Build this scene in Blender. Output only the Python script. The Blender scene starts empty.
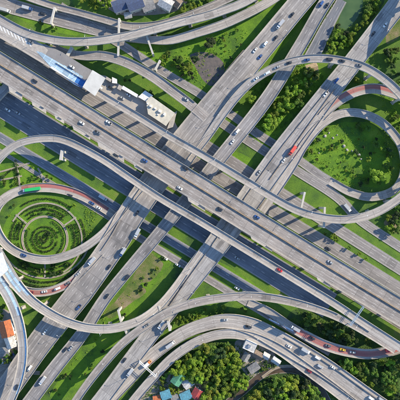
import bpy, bmesh, math, random
import numpy as np
from mathutils import Vector, Matrix
R = math.radians
rng = random.Random(11)
SC = bpy.context.scene
COL = SC.collection
# ------------------------------------------------------------------ camera, sky, sun, exposure
S = 0.8            # metres per photo pixel on the ground
H = 420.0          # camera height
cd = bpy.data.cameras.new('camera'); cam = bpy.data.objects.new('camera', cd); COL.objects.link(cam)
cam.location = (0, 0, H); cam.rotation_euler = (0, 0, 0)
cd.sensor_fit = 'HORIZONTAL'; cd.angle = 2*math.atan(200*S/H); cd.clip_start = 1; cd.clip_end = 6000
SC.camera = cam
SUN_EL = R(27); SUN_DIR = Vector((1.0, 0.50, 0)).normalized()      # towards the sun
w = bpy.data.worlds.new('World'); SC.world = w; w.use_nodes = True
nt = w.node_tree; bg = nt.nodes['Background']
sky = nt.nodes.new('ShaderNodeTexSky'); sky.sky_type = 'NISHITA'; sky.sun_disc = False
sky.sun_elevation = SUN_EL; sky.sun_rotation = math.atan2(SUN_DIR.x, SUN_DIR.y)
sky.air_density = 1.0; sky.dust_density = 0.0; sky.ozone_density = 3.5
nt.links.new(sky.outputs[0], bg.inputs[0]); bg.inputs[1].default_value = 0.15
sl = bpy.data.lights.new('sun', 'SUN'); sl.energy = 4.2; sl.angle = R(0.5); sl.color = (1.0, 0.87, 0.66)
so = bpy.data.objects.new('sun', sl); COL.objects.link(so)
tow = Vector((SUN_DIR.x*math.cos(SUN_EL), SUN_DIR.y*math.cos(SUN_EL), math.sin(SUN_EL)))
so.rotation_euler = (-tow).to_track_quat('-Z', 'Y').to_euler(); so.location = tow*300
SC.view_settings.view_transform = 'Standard'; SC.view_settings.look = 'None'
SC.view_settings.exposure = 0.93; SC.view_settings.gamma = 1.0; SC.view_settings.use_curve_mapping = False

def at(px, py, z=0.0):
    """photo pixel -> world point on the horizontal plane z"""
    k = S*(1-z/H)
    return Vector(((px-200)*k, (200-py)*k, z))

# ------------------------------------------------------------------ materials
MATS = {}
def N(nt, kind, **kw):
    n = nt.nodes.new(kind)
    for k, v in kw.items():
        if k.startswith('i_'):
            n.inputs[k[2:].replace('_', ' ')].default_value = v
        else: setattr(n, k, v)
    return n
def c4(c): return (c[0], c[1], c[2], 1)
def mat(name, col, col2=None, scale=0.5, rough=0.85, bump=0.0, metal=0.0, detail=5, rand=0.0, thr=(0.35, 0.65), coat=0):
    if name in MATS: return MATS[name]
    m = bpy.data.materials.new(name); m.use_nodes = True; t = m.node_tree; L = t.links
    b = t.nodes['Principled BSDF']; b.inputs['Roughness'].default_value = rough; b.inputs['Metallic'].default_value = metal
    if coat: b.inputs['Coat Weight'].default_value = coat
    col2 = col2 or tuple(x*0.78 for x in col)
    tc = N(t, 'ShaderNodeTexCoord'); no = N(t, 'ShaderNodeTexNoise', i_Scale=scale, i_Detail=detail, i_Roughness=0.6)
    L.new(tc.outputs['Object'], no.inputs['Vector'])
    cr = N(t, 'ShaderNodeValToRGB'); cr.color_ramp.elements[0].color = c4(col2); cr.color_ramp.elements[1].color = c4(col)
    cr.color_ramp.elements[0].position, cr.color_ramp.elements[1].position = thr
    L.new(no.outputs['Fac'], cr.inputs[0]); out = cr.outputs[0]
    if rand:
        oi = N(t, 'ShaderNodeObjectInfo'); mr = N(t, 'ShaderNodeMapRange'); mr.inputs['To Min'].default_value = 1-rand; mr.inputs['To Max'].default_value = 1+rand
        hs = N(t, 'ShaderNodeHueSaturation'); mh = N(t, 'ShaderNodeMapRange'); mh.inputs['To Min'].default_value = 0.5-rand*0.06; mh.inputs['To Max'].default_value = 0.5+rand*0.04
        L.new(oi.outputs['Random'], mr.inputs['Value']); L.new(oi.outputs['Random'], mh.inputs['Value'])
        L.new(mr.outputs[0], hs.inputs['Value']); L.new(mh.outputs[0], hs.inputs['Hue']); L.new(out, hs.inputs['Color']); out = hs.outputs[0]
    L.new(out, b.inputs['Base Color'])
    if bump:
        bp = N(t, 'ShaderNodeBump', i_Strength=bump, i_Distance=0.3); L.new(no.outputs['Fac'], bp.inputs['Height']); L.new(bp.outputs[0], b.inputs['Normal'])
    MATS[name] = m; return m

def road_mat(name, c1, c2, joint=20.0, patch=0.14, lane=3.4, jdark=0.74):
    """road deck with worn lanes, slab joints, patches; uses UV in metres (u across, v along)"""
    m = bpy.data.materials.new(name); m.use_nodes = True; t = m.node_tree; L = t.links
    b = t.nodes['Principled BSDF']; b.inputs['Roughness'].default_value = 0.82
    uv = N(t, 'ShaderNodeUVMap', uv_map='uv'); sp = N(t, 'ShaderNodeSeparateXYZ'); L.new(uv.outputs[0], sp.inputs[0])
    tc = N(t, 'ShaderNodeTexCoord')
    def mth(op, a, bb=None, cc=None):
        n = N(t, 'ShaderNodeMath', operation=op)
        for i, x in enumerate((a, bb, cc)):
            if x is None: continue
            if isinstance(x, (int, float)): n.inputs[i].default_value = x
            else: L.new(x, n.inputs[i])
        return n.outputs[0]
    n1 = N(t, 'ShaderNodeTexNoise', i_Scale=0.05, i_Detail=8.0, i_Roughness=0.62); L.new(tc.outputs['Object'], n1.inputs['Vector'])
    cr = N(t, 'ShaderNodeValToRGB'); cr.color_ramp.elements[0].color = c4(c2); cr.color_ramp.elements[1].color = c4(c1)
    cr.color_ramp.elements[0].position = 0.33; cr.color_ramp.elements[1].position = 0.66
    L.new(n1.outputs['Fac'], cr.inputs[0])
    cx = N(t, 'ShaderNodeCombineXYZ'); L.new(mth('MULTIPLY', sp.outputs[0], 0.9), cx.inputs[0]); L.new(mth('MULTIPLY', sp.outputs[1], 0.022), cx.inputs[1])
    st = N(t, 'ShaderNodeTexNoise', i_Scale=1.0, i_Detail=5.0, i_Roughness=0.65); L.new(cx.outputs[0], st.inputs['Vector'])
    streak = mth('MULTIPLY_ADD', st.outputs['Fac'], 1.15, 0.42)
    # wheel tracks
    tr = mth('COSINE', mth('MULTIPLY', sp.outputs[0], 2*math.pi/lane*2))
    track = mth('MULTIPLY_ADD', tr, 0.06, 0.95)
    # patches of slab
    cc = N(t, 'ShaderNodeCombineXYZ'); L.new(mth('FLOOR', mth('DIVIDE', sp.outputs[0], lane)), cc.inputs[0]); L.new(mth('FLOOR', mth('DIVIDE', sp.outputs[1], joint)), cc.inputs[1])
    wn = N(t, 'ShaderNodeTexWhiteNoise'); L.new(cc.outputs[0], wn.inputs['Vector'])
    pat = mth('MULTIPLY_ADD', wn.outputs['Value'], patch, 1-patch*0.6)
    fr = mth('FRACT', mth('DIVIDE', sp.outputs[1], joint)); jn = mth('LESS_THAN', fr, 0.45/joint)
    jm = mth('MULTIPLY_ADD', jn, -(1-jdark), 1.0)
    fn = N(t, 'ShaderNodeTexNoise', i_Scale=1.3, i_Detail=4.0); L.new(tc.outputs['Object'], fn.inputs['Vector'])
    fine = mth('MULTIPLY_ADD', fn.outputs['Fac'], 0.35, 0.825)
    c2x = N(t, 'ShaderNodeCombineXYZ'); L.new(mth('MULTIPLY', sp.outputs[0], 0.35), c2x.inputs[0]); L.new(mth('MULTIPLY', sp.outputs[1], 0.05), c2x.inputs[1])
    sn = N(t, 'ShaderNodeTexNoise', i_Scale=1.0, i_Detail=6.0, i_Roughness=0.7); L.new(c2x.outputs[0], sn.inputs['Vector'])
    sm = N(t, 'ShaderNodeMapRange'); sm.inputs['From Min'].default_value = 0.55; sm.inputs['From Max'].default_value = 0.72; sm.inputs['To Min'].default_value = 1.0; sm.inputs['To Max'].default_value = 0.70; L.new(sn.outputs['Fac'], sm.inputs['Value'])
    c3 = N(t, 'ShaderNodeCombineXYZ'); L.new(mth('FLOOR', mth('DIVIDE', sp.outputs[0], lane)), c3.inputs[0]); L.new(mth('FLOOR', mth('DIVIDE', sp.outputs[1], 7.3)), c3.inputs[1]); c3.inputs[2].default_value = 3.7
    w3 = N(t, 'ShaderNodeTexWhiteNoise'); L.new(c3.outputs[0], w3.inputs['Vector'])
    rp_ = mth('MULTIPLY_ADD', mth('LESS_THAN', w3.outputs['Value'], 0.035), -0.28, 1.0)
    oil = mth('MULTIPLY_ADD', mth('COSINE', mth('MULTIPLY', mth('ADD', sp.outputs[0], lane/2), 2*math.pi/lane)), 0.05, 0.97)
    streak = mth('MULTIPLY', mth('MULTIPLY', streak, sm.outputs[0]), mth('MULTIPLY', rp_, oil))
    tot = mth('MULTIPLY', mth('MULTIPLY', mth('MULTIPLY', streak, track), mth('MULTIPLY', pat, jm)), fine)
    vm = N(t, 'ShaderNodeVectorMath', operation='SCALE'); L.new(cr.outputs[0], vm.inputs[0]); L.new(tot, vm.inputs['Scale'])
    L.new(vm.outputs[0], b.inputs['Base Color'])
    MATS[name] = m; return m

M_DECK = road_mat('deck_concrete', (0.365, 0.32, 0.285), (0.24, 0.215, 0.195))
M_DECKP = road_mat('deck_pale', (0.43, 0.39, 0.35), (0.31, 0.28, 0.255), joint=26)
M_DECKD = road_mat('deck_worn', (0.31, 0.29, 0.28), (0.20, 0.19, 0.19), joint=14, patch=0.25)
M_DECKW = road_mat('deck_streaked', (0.37, 0.335, 0.305), (0.22, 0.205, 0.195), joint=16, patch=0.28)
M_DECKG = road_mat('deck_grey', (0.40, 0.38, 0.36), (0.27, 0.255, 0.25), joint=12, patch=0.26)
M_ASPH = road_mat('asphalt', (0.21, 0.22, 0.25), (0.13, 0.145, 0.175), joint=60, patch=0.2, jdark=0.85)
M_ASPHL = road_mat('asphalt_pale', (0.30, 0.275, 0.26), (0.21, 0.195, 0.19), joint=15, patch=0.2)
M_RED = road_mat('red_lane', (0.42, 0.13, 0.115), (0.33, 0.17, 0.15), joint=30, patch=.3)
M_BLUE = road_mat('blue_lane', (0.42, 0.56, 0.66), (0.34, 0.47, 0.58), joint=6, patch=0.35, jdark=1.5)
M_DBLUE = mat('deep_blue_paint', (0.03, 0.17, 0.48), (0.03, 0.12, 0.36), 0.8)
M_CONC = mat('concrete', (0.46, 0.42, 0.37), (0.33, 0.30, 0.27), 0.35, bump=0.1)
M_CONCD = mat('concrete_dark', (0.28, 0.25, 0.22), (0.18, 0.165, 0.15), 0.3)
M_TAN = mat('median_tan', (0.30, 0.225, 0.15), (0.20, 0.15, 0.11), 0.4)
M_WHITE = mat('white_paint', (0.78, 0.77, 0.74), (0.60, 0.59, 0.57), 0.7, rough=0.6)
M_LINE = mat('line_paint', (0.60, 0.58, 0.54), (0.40, 0.37, 0.34), 0.9)
M_YEL = mat('yellow_line_paint', (0.62, 0.42, 0.10), (0.42, 0.31, 0.12), 0.9)
M_METAL = mat('galvanised_metal', (0.45, 0.46, 0.47), None, 1.0, rough=0.45, metal=0.6)
M_GLASS = mat('dark_glass', (0.02, 0.025, 0.03), (0.015, 0.02, 0.025), 1, rough=0.12)
M_RUB = mat('rubber', (0.02, 0.02, 0.02), None, 1, rough=0.9)
M_BARK = mat('bark', (0.12, 0.085, 0.055), (0.06, 0.045, 0.03), 2.0)
M_SOIL = mat('bare_soil', (0.15, 0.125, 0.11), (0.075, 0.07, 0.07), 0.35, bump=0.3, detail=9)
M_WATER = mat('pond_water', (0.075, 0.13, 0.045), (0.045, 0.09, 0.03), 0.08, rough=0.15)
M_CREEK = mat('muddy_water', (0.10, 0.07, 0.045), (0.06, 0.045, 0.03), 0.2, rough=0.3)
M_PATH = mat('path_paving', (0.36, 0.28, 0.19), (0.25, 0.20, 0.14), 0.5)
M_YARD = mat('yard_concrete', (0.34, 0.30, 0.26), (0.22, 0.19, 0.16), 0.25, detail=8)
def leafmat(name, a, b_, rand=0.35):
    m = mat(name, a, b_, 0.9, rough=0.75, rand=rand, detail=3); t = m.node_tree
    b = t.nodes['Principled BSDF']; out = t.nodes['Material Output']; src = b.inputs['Base Color'].links[0].from_socket
    tr = t.nodes.new('ShaderNodeBsdfTranslucent'); mx = t.nodes.new('ShaderNodeMixShader'); mx.inputs[0].default_value = 0.35
    t.links.new(src, tr.inputs[0]); t.links.new(b.outputs[0], mx.inputs[1]); t.links.new(tr.outputs[0], mx.inputs[2]); t.links.new(mx.outputs[0], out.inputs[0])
    return m
M_LEAF = [leafmat('leaf_bright', (0.24, 0.36, 0.02), (0.13, 0.23, 0.014)), leafmat('leaf_mid', (0.13, 0.23, 0.02), (0.065, 0.13, 0.015)),
          leafmat('leaf_dark', (0.055, 0.10, 0.022), (0.028, 0.055, 0.012)), leafmat('leaf_yellow', (0.33, 0.38, 0.03), (0.18, 0.25, 0.02))]
M_HEDGE = leafmat('hedge_leaf', (0.05, 0.09, 0.018), (0.025, 0.05, 0.012), 0.15)
# meadow ground: large patches of green, olive and bare earth
def grass_mat(name, cols, sc=0.035):
    m = bpy.data.materials.new(name); m.use_nodes = True; t = m.node_tree; L = t.links; b = t.nodes['Principled BSDF']; b.inputs['Roughness'].default_value = 0.95
    tc = N(t, 'ShaderNodeTexCoord'); n1 = N(t, 'ShaderNodeTexNoise', i_Scale=sc, i_Detail=10.0, i_Roughness=0.68); L.new(tc.outputs['Object'], n1.inputs['Vector'])
    cr = N(t, 'ShaderNodeValToRGB'); e = cr.color_ramp.elements
    e[0].position = 0.34; e[0].color = c4(cols[0]); e[1].position = 0.72; e[1].color = c4(cols[-1])
    for i, c in enumerate(cols[1:-1]):
        k = e.new(0.34+0.38*(i+1)/(len(cols)-1)); k.color = c4(c)
    L.new(n1.outputs['Fac'], cr.inputs[0])
    n2 = N(t, 'ShaderNodeTexNoise', i_Scale=1.6, i_Detail=6.0, i_Roughness=0.7); L.new(tc.outputs['Object'], n2.inputs['Vector'])
    mr = N(t, 'ShaderNodeMapRange'); mr.inputs['From Min'].default_value = 0.3; mr.inputs['From Max'].default_value = 0.7; mr.inputs['To Min'].default_value = 0.55; mr.inputs['To Max'].default_value = 1.3
    L.new(n2.outputs['Fac'], mr.inputs['Value'])
    vm = N(t, 'ShaderNodeVectorMath', operation='SCALE'); L.new(cr.outputs[0], vm.inputs[0]); L.new(mr.outputs[0], vm.inputs['Scale']); L.new(vm.outputs[0], b.inputs['Base Color'])
    bp = N(t, 'ShaderNodeBump', i_Strength=0.7, i_Distance=0.5); L.new(n2.outputs['Fac'], bp.inputs['Height']); L.new(bp.outputs[0], b.inputs['Normal'])
    return m
M_GRASS = grass_mat('grass', [(0.035, 0.075, 0.025), (0.07, 0.15, 0.018), (0.105, 0.205, 0.018), (0.15, 0.235, 0.028), (0.22, 0.19, 0.09)])
M_LAWN = grass_mat('lawn', [(0.055, 0.125, 0.016), (0.10, 0.215, 0.012), (0.14, 0.275, 0.014), (0.21, 0.285, 0.03)], 0.06)
M_DRY = grass_mat('dry_grass', [(0.07, 0.13, 0.025), (0.13, 0.17, 0.04), (0.24, 0.20, 0.11), (0.34, 0.28, 0.19)], 0.08)
M_SCRUB = grass_mat('scrub', [(0.025, 0.05, 0.022), (0.045, 0.095, 0.02), (0.075, 0.135, 0.02), (0.13, 0.125, 0.06)], 0.07)

# ------------------------------------------------------------------ mesh helpers
def link(name, me, material=None, parent=None):
    o = bpy.data.objects.new(name, me); COL.objects.link(o)
    if material is not None:
        for mm in (material if isinstance(material, (list, tuple)) else [material]): me.materials.append(mm)
    if parent is not None: o.parent = parent
    return o
def build(name, verts, faces, material=None, parent=None, smooth=False, fm=None):
    me = bpy.data.meshes.new(name); me.from_pydata([tuple(v) for v in verts], [], faces); me.update()
    if smooth: me.polygons.foreach_set('use_smooth', [True]*len(me.polygons))
    o = link(name, me, material, parent)
    if fm: me.polygons.foreach_set('material_index', fm)
    return o
def tag(o, label=None, cat=None, group=None, kind=None):
    if label: o['label'] = label
    if cat: o['category'] = cat
    if group: o['group'] = group
    if kind: o['kind'] = kind
    return o
def empty(name, loc=(0, 0, 0), rz=0.0):
    o = bpy.data.objects.new(name, None); COL.objects.link(o); o.location = loc; o.rotation_euler = (0, 0, rz); o.empty_display_size = 0.5
    return o
def thing(name, label, cat, loc=(0, 0, 0), rz=0.0, group=None): return tag(empty(name, loc, rz), label, cat, group)
class MB:
    def __init__(s): s.v = []; s.f = []; s.m = []
    def box(s, x0, x1, y0, y1, z0, z1, top=(1, 1), m=0, M=None):
        cx, cy = (x0+x1)/2, (y0+y1)/2
        b = len(s.v); V = [(x0, y0, z0), (x1, y0, z0), (x1, y1, z0), (x0, y1, z0)]
        V += [(cx+(x-cx)*top[0], cy+(y-cy)*top[1], z1) for x, y, _ in V[:4]]
        if M is not None: V = [tuple(M @ Vector(p)) for p in V]
        s.v += V; s.f += [(b+3, b+2, b+1, b), (b+4, b+5, b+6, b+7)]+[(b+i, b+(i+1) % 4, b+4+(i+1) % 4, b+4+i) for i in range(4)]; s.m += [m]*6
    def cyl(s, p, q, r0, r1=None, n=10, m=0):
        r1 = r0 if r1 is None else r1; p, q = Vector(p), Vector(q); d = (q-p).normalized()
        a = d.orthogonal().normalized(); c = d.cross(a); b = len(s.v)
        for base, r in ((p, r0), (q, r1)):
            for i in range(n):
                t = 2*math.pi*i/n; s.v.append(tuple(base+(a*math.cos(t)+c*math.sin(t))*r))
        s.f += [(b+i, b+(i+1) % n, b+n+(i+1) % n, b+n+i) for i in range(n)]+[tuple(b+n-1-i for i in range(n)), tuple(b+n+i for i in range(n))]; s.m += [m]*(n+2)
    def build(s, name, material, parent=None, smooth=False): return build(name, s.v, s.f, material, parent, smooth, s.m)
def slab(name, pts, z0, z1, material, parent=None):
    n = len(pts); a = sum(pts[i][0]*pts[(i+1) % n][1]-pts[(i+1) % n][0]*pts[i][1] for i in range(n))
    if a < 0: pts = pts[::-1]
    v = [(p[0], p[1], z0) for p in pts]+[(p[0], p[1], z1) for p in pts]
    f = [tuple(range(n-1, -1, -1)), tuple(range(n, 2*n))]+[(i, (i+1) % n, n+(i+1) % n, n+i) for i in range(n)]
    return build(name, v, f, material, parent)

# ------------------------------------------------------------------ ribbons
def catmull(P, step=3.0):
    P = [Vector(p) for p in P]; Q = [2*P[0]-P[1]]+P+[2*P[-1]-P[-2]]; out = []
    for i in range(1, len(Q)-2):
        p0, p1, p2, p3 = Q[i-1:i+3]
        n = max(2, int((p2-p1).to_2d().length/step)) if len(p1) >= 2 else 4
        for k in range(n):
            t = k/n
            out.append(0.5*((2*p1)+(-p0+p2)*t+(2*p0-5*p1+4*p2-p3)*t*t+(-p0+3*p1-3*p2+p3)*t**3))
    out.append(P[-1]); return out
class Line:
    """centre line from photo pixels (px, py, z, width_px)"""
    def __init__(s, pts, straight=False):
        raw = []
        for px, py, z, wd in pts:
            p = at(px, py, z); raw.append(Vector((p.x, p.y, z, wd*S*(1-z/H))))
        Q = [Vector((a[0], a[1], a[2])) for a in raw]
        P3 = catmull(Q); W = catmull([Vector((a[3], a[0]*0, 0)) for a in raw], 1e9) if False else None
        s.P = []; s.W = []
        idx = 0
        for i in range(len(Q)-1):
            n = max(2, int((Q[i+1]-Q[i]).to_2d().length/3.0))
            for k in range(n):
                s.P.append(P3[idx]); s.W.append(raw[i][3]+(raw[i+1][3]-raw[i][3])*k/n); idx += 1
        s.P.append(P3[-1]); s.W.append(raw[-1][3])
        s.W = [sum(s.W[max(0, i-3):i+4])/len(s.W[max(0, i-3):i+4]) for i in range(len(s.W))]
        n = len(s.P); s.T = []
        for i in range(n):
            d = (s.P[min(n-1, i+1)]-s.P[max(0, i-1)]).to_2d().normalized(); s.T.append(d)
        s.Nn = [Vector((-d.y, d.x)) for d in s.T]       # left-hand normal
        s.L = [0.0]
        for i in range(1, n): s.L.append(s.L[-1]+(s.P[i]-s.P[i-1]).to_2d().length)
    def pt(s, i, off, dz=0.0):
        p = s.P[i]; nn = s.Nn[i]; return (p.x+nn.x*off, p.y+nn.y*off, p.z+dz)
    def near(s, x, y):
        d = [(p.x-x)**2+(p.y-y)**2 for p in s.P]; i = d.index(min(d)); return i, math.sqrt(d[i])
def runs(line, gaps):
    tot = line.L[-1]; r = []; cur = []
    for i, l in enumerate(line.L):
        if any(a <= l/tot <= b for a, b in gaps):
            if len(cur) > 1: r.append(cur)
            cur = []
        else: cur.append(i)
    if len(cur) > 1: r.append(cur)
    return r
def ribbon(name, line, off0, off1, dz, material, parent=None, gaps=(), rel=False, uvw=True):
    """flat strip; off0/off1 metres from the centre line, or fractions of the half width when rel"""
    v = []; f = []; uv = []
    for run in runs(line, gaps):
        b = len(v)
        for i in run:
            hw = line.W[i]/2; a, c = (off0*hw, off1*hw) if rel else (off0(hw) if callable(off0) else off0, off1(hw) if callable(off1) else off1)
            v += [line.pt(i, a, dz), line.pt(i, c, dz)]; uv += [(a, line.L[i]), (c, line.L[i])]
        for k in range(len(run)-1):
            q = b+2*k; f.append((q, q+2, q+3, q+1) if (off0(1) if callable(off0) else off0) > (off1(1) if callable(off1) else off1) else (q+1, q+3, q+2, q))
    me = bpy.data.meshes.new(name); me.from_pydata(v, [], f); me.update()
    ul = me.uv_layers.new(name='uv')
    for lp in me.loops: ul.data[lp.index].uv = uv[lp.vertex_index]
    return link(name, me, material, parent)
def sweep(name, line, prof, material, parent=None, gaps=(), uv_on=False):
    """prof(hw) -> closed list of (offset, dz); counter-clockwise seen along the line"""
    v = []; f = []; uv = []
    for run in runs(line, gaps):
        b = len(v); n = 0
        for i in run:
            pr = prof(line.W[i]/2); n = len(pr)
            v += [line.pt(i, a, z) for a, z in pr]; uv += [(a, line.L[i]) for a, z in pr]
        for k in range(len(run)-1):
            for j in range(n): f.append((b+k*n+j, b+k*n+(j+1) % n, b+(k+1)*n+(j+1) % n, b+(k+1)*n+j))
        f.append(tuple(b+j for j in range(n-1, -1, -1))); f.append(tuple(b+(len(run)-1)*n+j for j in range(n)))
    me = bpy.data.meshes.new(name); me.from_pydata(v, [], f); me.validate(); me.update()
    bm = bmesh.new(); bm.from_mesh(me); bmesh.ops.recalc_face_normals(bm, faces=bm.faces); bm.to_mesh(me); bm.free()
    if uv_on:
        ul = me.uv_layers.new(name='uv')
        for lp in me.loops: ul.data[lp.index].uv = uv[lp.vertex_index]
    return link(name, me, material, parent)
def dashes(line, offs, solid, dz, wd=0.24, dash=4.0, gap=6.0):
    v = []; f = []
    def emit(i0, i1, o):
        b = len(v)
        for i in range(i0, i1+1):
            oo = o(line.W[i]/2) if callable(o) else o
            v.extend([line.pt(i, oo-wd/2, dz), line.pt(i, oo+wd/2, dz)])
        for k in range(i1-i0): f.append((b+2*k+1, b+2*k, b+2*k+2, b+2*k+3))
    n = len(line.P)
    for o in solid: emit(0, n-1, o)
    for o in offs:
        i = 1
        while i+1 < n: emit(i, i+1, o); i += 3
    return v, f

DECKS = {}; ROADS = {}
ZTOP = 0.02
def ground_road(key, pts, material, name='road', lanes=0, zoff=None, solid=True, label=None):
    global ZTOP
    ZTOP += 0.025; ln = Line([(a, b, 0, c) for a, b, c in pts])
    for p in ln.P: p.z = 0
    o = ribbon(name, ln, -1, 1, ZTOP, material, rel=True); tag(o, kind='structure', label=label)
    ROADS[key] = ln
    for s_ in (-1, 1):        # kerbs
        sweep('kerb', ln, lambda hw, s_=s_: [(s_*hw-0.15, 0), (s_*hw+0.15, 0), (s_*hw+0.15, ZTOP+0.13), (s_*hw-0.15, ZTOP+0.13)], M_CONC, o)
    if lanes:
        offs = [(lambda hw, k=k: -hw+2*hw*k/lanes) for k in range(1, lanes)]
        v, f = dashes(ln, offs, [lambda hw: -hw+0.6, lambda hw: hw-0.6] if solid else [], ZTOP+0.012)
        build('lane_marking', v, f, M_LINE, o)
    return o
def in_lower(x, y, z, skip):
    for k, (ln, _r) in DECKS.items():
        if k == skip: continue
        i, d = ln.near(x, y)
        if d < ln.W[i]/2+1.2 and ln.P[i].z < z-2.5: return True
    return False
def on_groundroad(x, y):
    for k, ln in ROADS.items():
        if k in ('under', 'service'): continue
        i, d = ln.near(x, y)
        if d < ln.W[i]/2+0.8: return True
    return False
def deck(key, label, pts, material, lanes=2, gaps_l=(), gaps_r=(), pier=28.0, yellow=False, bias=0.0, thick=1.5, group=None, edge=M_CONC):
    ln = Line(pts)
    for p in ln.P: p.z += bias
    root = thing('elevated_road', label, 'viaduct', tuple(ln.P[0].xy)+(0,), 0, group)
    DECKS[key] = (ln, root)
    base = root.location.copy()
    objs = []
    objs.append(sweep('deck', ln, lambda hw: [(-hw, 0), (-hw, -0.35), (-hw*0.55, -thick*0.6), (-hw*0.5, -thick), (hw*0.5, -thick), (hw*0.55, -thick*0.6), (hw, -0.35), (hw, 0)], M_CONC, None))
    objs.append(ribbon('road_surface', ln, lambda hw: -hw+0.3, lambda hw: hw-0.3, 0.03, material))
    for s_, g in ((1, gaps_l), (-1, gaps_r)):
        objs.append(sweep('parapet', ln, lambda hw, s_=s_: sorted_prof(s_*hw-s_*0.02, s_*hw-s_*0.40), edge, None, g))
    offs = [(lambda hw, k=k: -hw+0.9+2*(hw-0.9)*k/lanes) for k in range(1, lanes)]
    v, f = dashes(ln, offs, [lambda hw: -hw+0.9, lambda hw: hw-0.9], 0.045)
    objs.append(build('lane_marking', v, f, M_LINE))
    if pier:
        l = pier*0.6
        while l < ln.L[-1]-4:
            i = min(range(len(ln.L)), key=lambda q: abs(ln.L[q]-l)); p = ln.P[i]
            if p.z > 2.6 and not in_lower(p.x, p.y, p.z, key) and not on_groundroad(p.x, p.y):
                mb = MB(); hw = ln.W[i]/2; T = ln.T[i]; ang = math.atan2(T.y, T.x)
                Mx = Matrix.Translation((p.x, p.y, 0)) @ Matrix.Rotation(ang, 4, 'Z')
                zt = p.z-thick-0.02
                mb.box(-0.9, 0.9, -hw*0.75, hw*0.75, zt-1.2, zt, M=Mx)
                cw = min(1.6, hw*0.35)
                mb.box(-0.8, 0.8, -cw, cw, -0.2, zt-1.2, M=Mx)
                mb.box(-1.5, 1.5, -cw-.5, cw+.5, -0.3, 0.15, M=Mx)
                objs.append(mb.build('pier', M_CONC))
            l += pier
    for o in objs:
        o.parent = root; o.location = -base
    return root
def sorted_prof(a, b):
    lo, hi = min(a, b), max(a, b); return [(lo, 0.0), (hi, 0.0), (hi-0.08, 1.0), (lo+0.08, 1.0)]
def add_to(key, o):
    root = DECKS[key][1]; o.parent = root; o.location = o.location-root.location
def portal(key, x0, y0, x1, y1, z, wd=1.5):
    """visible portal beam under a deck: beam ends traced in pixels"""
    a, b = at(x0, y0, z), at(x1, y1, z); d = b-a; L_ = d.length; ang = math.atan2(d.y, d.x)
    Mx = Matrix.Translation((a.x, a.y, 0)) @ Matrix.Rotation(ang, 4, 'Z'); mb = MB()
    mb.box(0, L_, -wd/2, wd/2, z-1.8, z, M=Mx)
    for t in (0.9, L_-0.9):
        mb.box(t-0.85, t+0.85, -0.8, 0.8, -0.2, z-1.8, M=Mx)
    add_to(key, mb.build('pier', mat('beam_cream', (.52, .49, .44), (.42, .40, .36), .5)))

# ------------------------------------------------------------------ ground
GX = 1500
tag(build('ground', [(-GX, -GX, 0), (GX, -GX, 0), (GX, GX, 0), (-GX, GX, 0)], [(0, 1, 2, 3)], M_GRASS), kind='structure')
def patch(name, pts, material, dz, smooth=True, label=None):
    P = [at(x, y, 0) for x, y in pts]
    if smooth:
        Q = []; n = len(P)
        for i in range(n):
            p0, p1, p2, p3 = P[i-1], P[i], P[(i+1) % n], P[(i+2) % n]
            for k in range(6):
                t = k/6; q = 0.5*((2*p1)+(-p0+p2)*t+(2*p0-5*p1+4*p2-p3)*t*t+(-p0+3*p1-3*p2+p3)*t**3); Q.append(q+Vector((rng.uniform(-.25, .25), rng.uniform(-.25, .25), 0)))
        P = Q
    P = [(p.x, p.y) for p in P]
    n = len(P); a = sum(P[i][0]*P[(i+1) % n][1]-P[(i+1) % n][0]*P[i][1] for i in range(n))
    if a < 0: P = P[::-1]
    o = build(name, [(p[0], p[1], dz) for p in P], [tuple(range(n))], material); return tag(o, kind='structure', label=label)
patch('lawn', [(118, 47), (145, 42), (200, 36), (240, 24), (272, 6), (290, 0), (262, 40), (245, 60), (215, 95), (190, 92), (160, 66), (130, 50)], M_LAWN, 0.006)
patch('lawn', [(20, 12), (80, 33), (85, 37), (60, 33), (35, 26), (15, 16)], M_LAWN, 0.006)
patch('lawn', [(305, 150), (318, 133), (335, 124), (352, 122), (372, 124), (385, 140), (392, 165), (385, 186), (360, 186), (338, 180), (318, 165)], M_LAWN, 0.006)
patch('lawn', [(268, 62), (285, 45), (300, 25), (318, 0), (296, 20), (276, 45)], M_LAWN, 0.007)
patch('lawn', [(0, 158), (10, 150), (25, 160), (60, 178), (30, 183), (0, 188)], M_LAWN, 0.006)
patch('lawn', [(213, 262), (228, 266), (262, 290), (250, 293), (225, 278)], M_LAWN, 0.008)
patch('lawn', [(160, 250), (172, 262), (150, 290), (130, 325), (90, 372), (70, 395), (50, 395), (85, 345), (120, 300)], M_LAWN, 0.008)
patch('lawn', [(385, 90), (410, 100), (410, 215), (402, 170), (394, 130)], M_LAWN, 0.007)
patch('lawn', [(236, 152), (252, 160), (248, 168), (232, 160)], M_LAWN, 0.009)
patch('scrub_ground', [(300, 308), (340, 322), (400, 352), (402, 402), (380, 402), (340, 372), (305, 345), (285, 325)], M_SCRUB, 0.007)
patch('scrub_ground', [(250, 82), (300, 62), (330, 80), (300, 108), (262, 150), (250, 130), (262, 105)], M_LAWN, 0.007)
patch('scrub_ground', [(150, 345), (200, 340), (260, 345), (300, 368), (345, 402), (140, 402)], M_SCRUB, 0.007)
patch('scrub_ground', [(322, -3), (385, -3), (345, 45), (318, 52), (308, 40)], M_SCRUB, 0.0065)
patch('bare_soil', [(190, 56), (200, 52), (213, 54), (224, 64), (223, 76), (212, 86), (203, 80), (197, 70)], M_SOIL, 0.02)
patch('dry_grass', [(146, 252), (158, 258), (163, 266), (152, 280), (140, 284), (146, 292), (130, 304), (112, 318), (106, 312), (120, 296), (128, 284), (138, 268)], M_DRY, 0.02)
patch('dry_grass', [(252, 66), (262, 58), (256, 70), (246, 84), (240, 84)], M_DRY, 0.02)
patch('dry_grass', [(318, 322), (332, 330), (336, 337), (322, 334)], M_DRY, 0.02)
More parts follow.
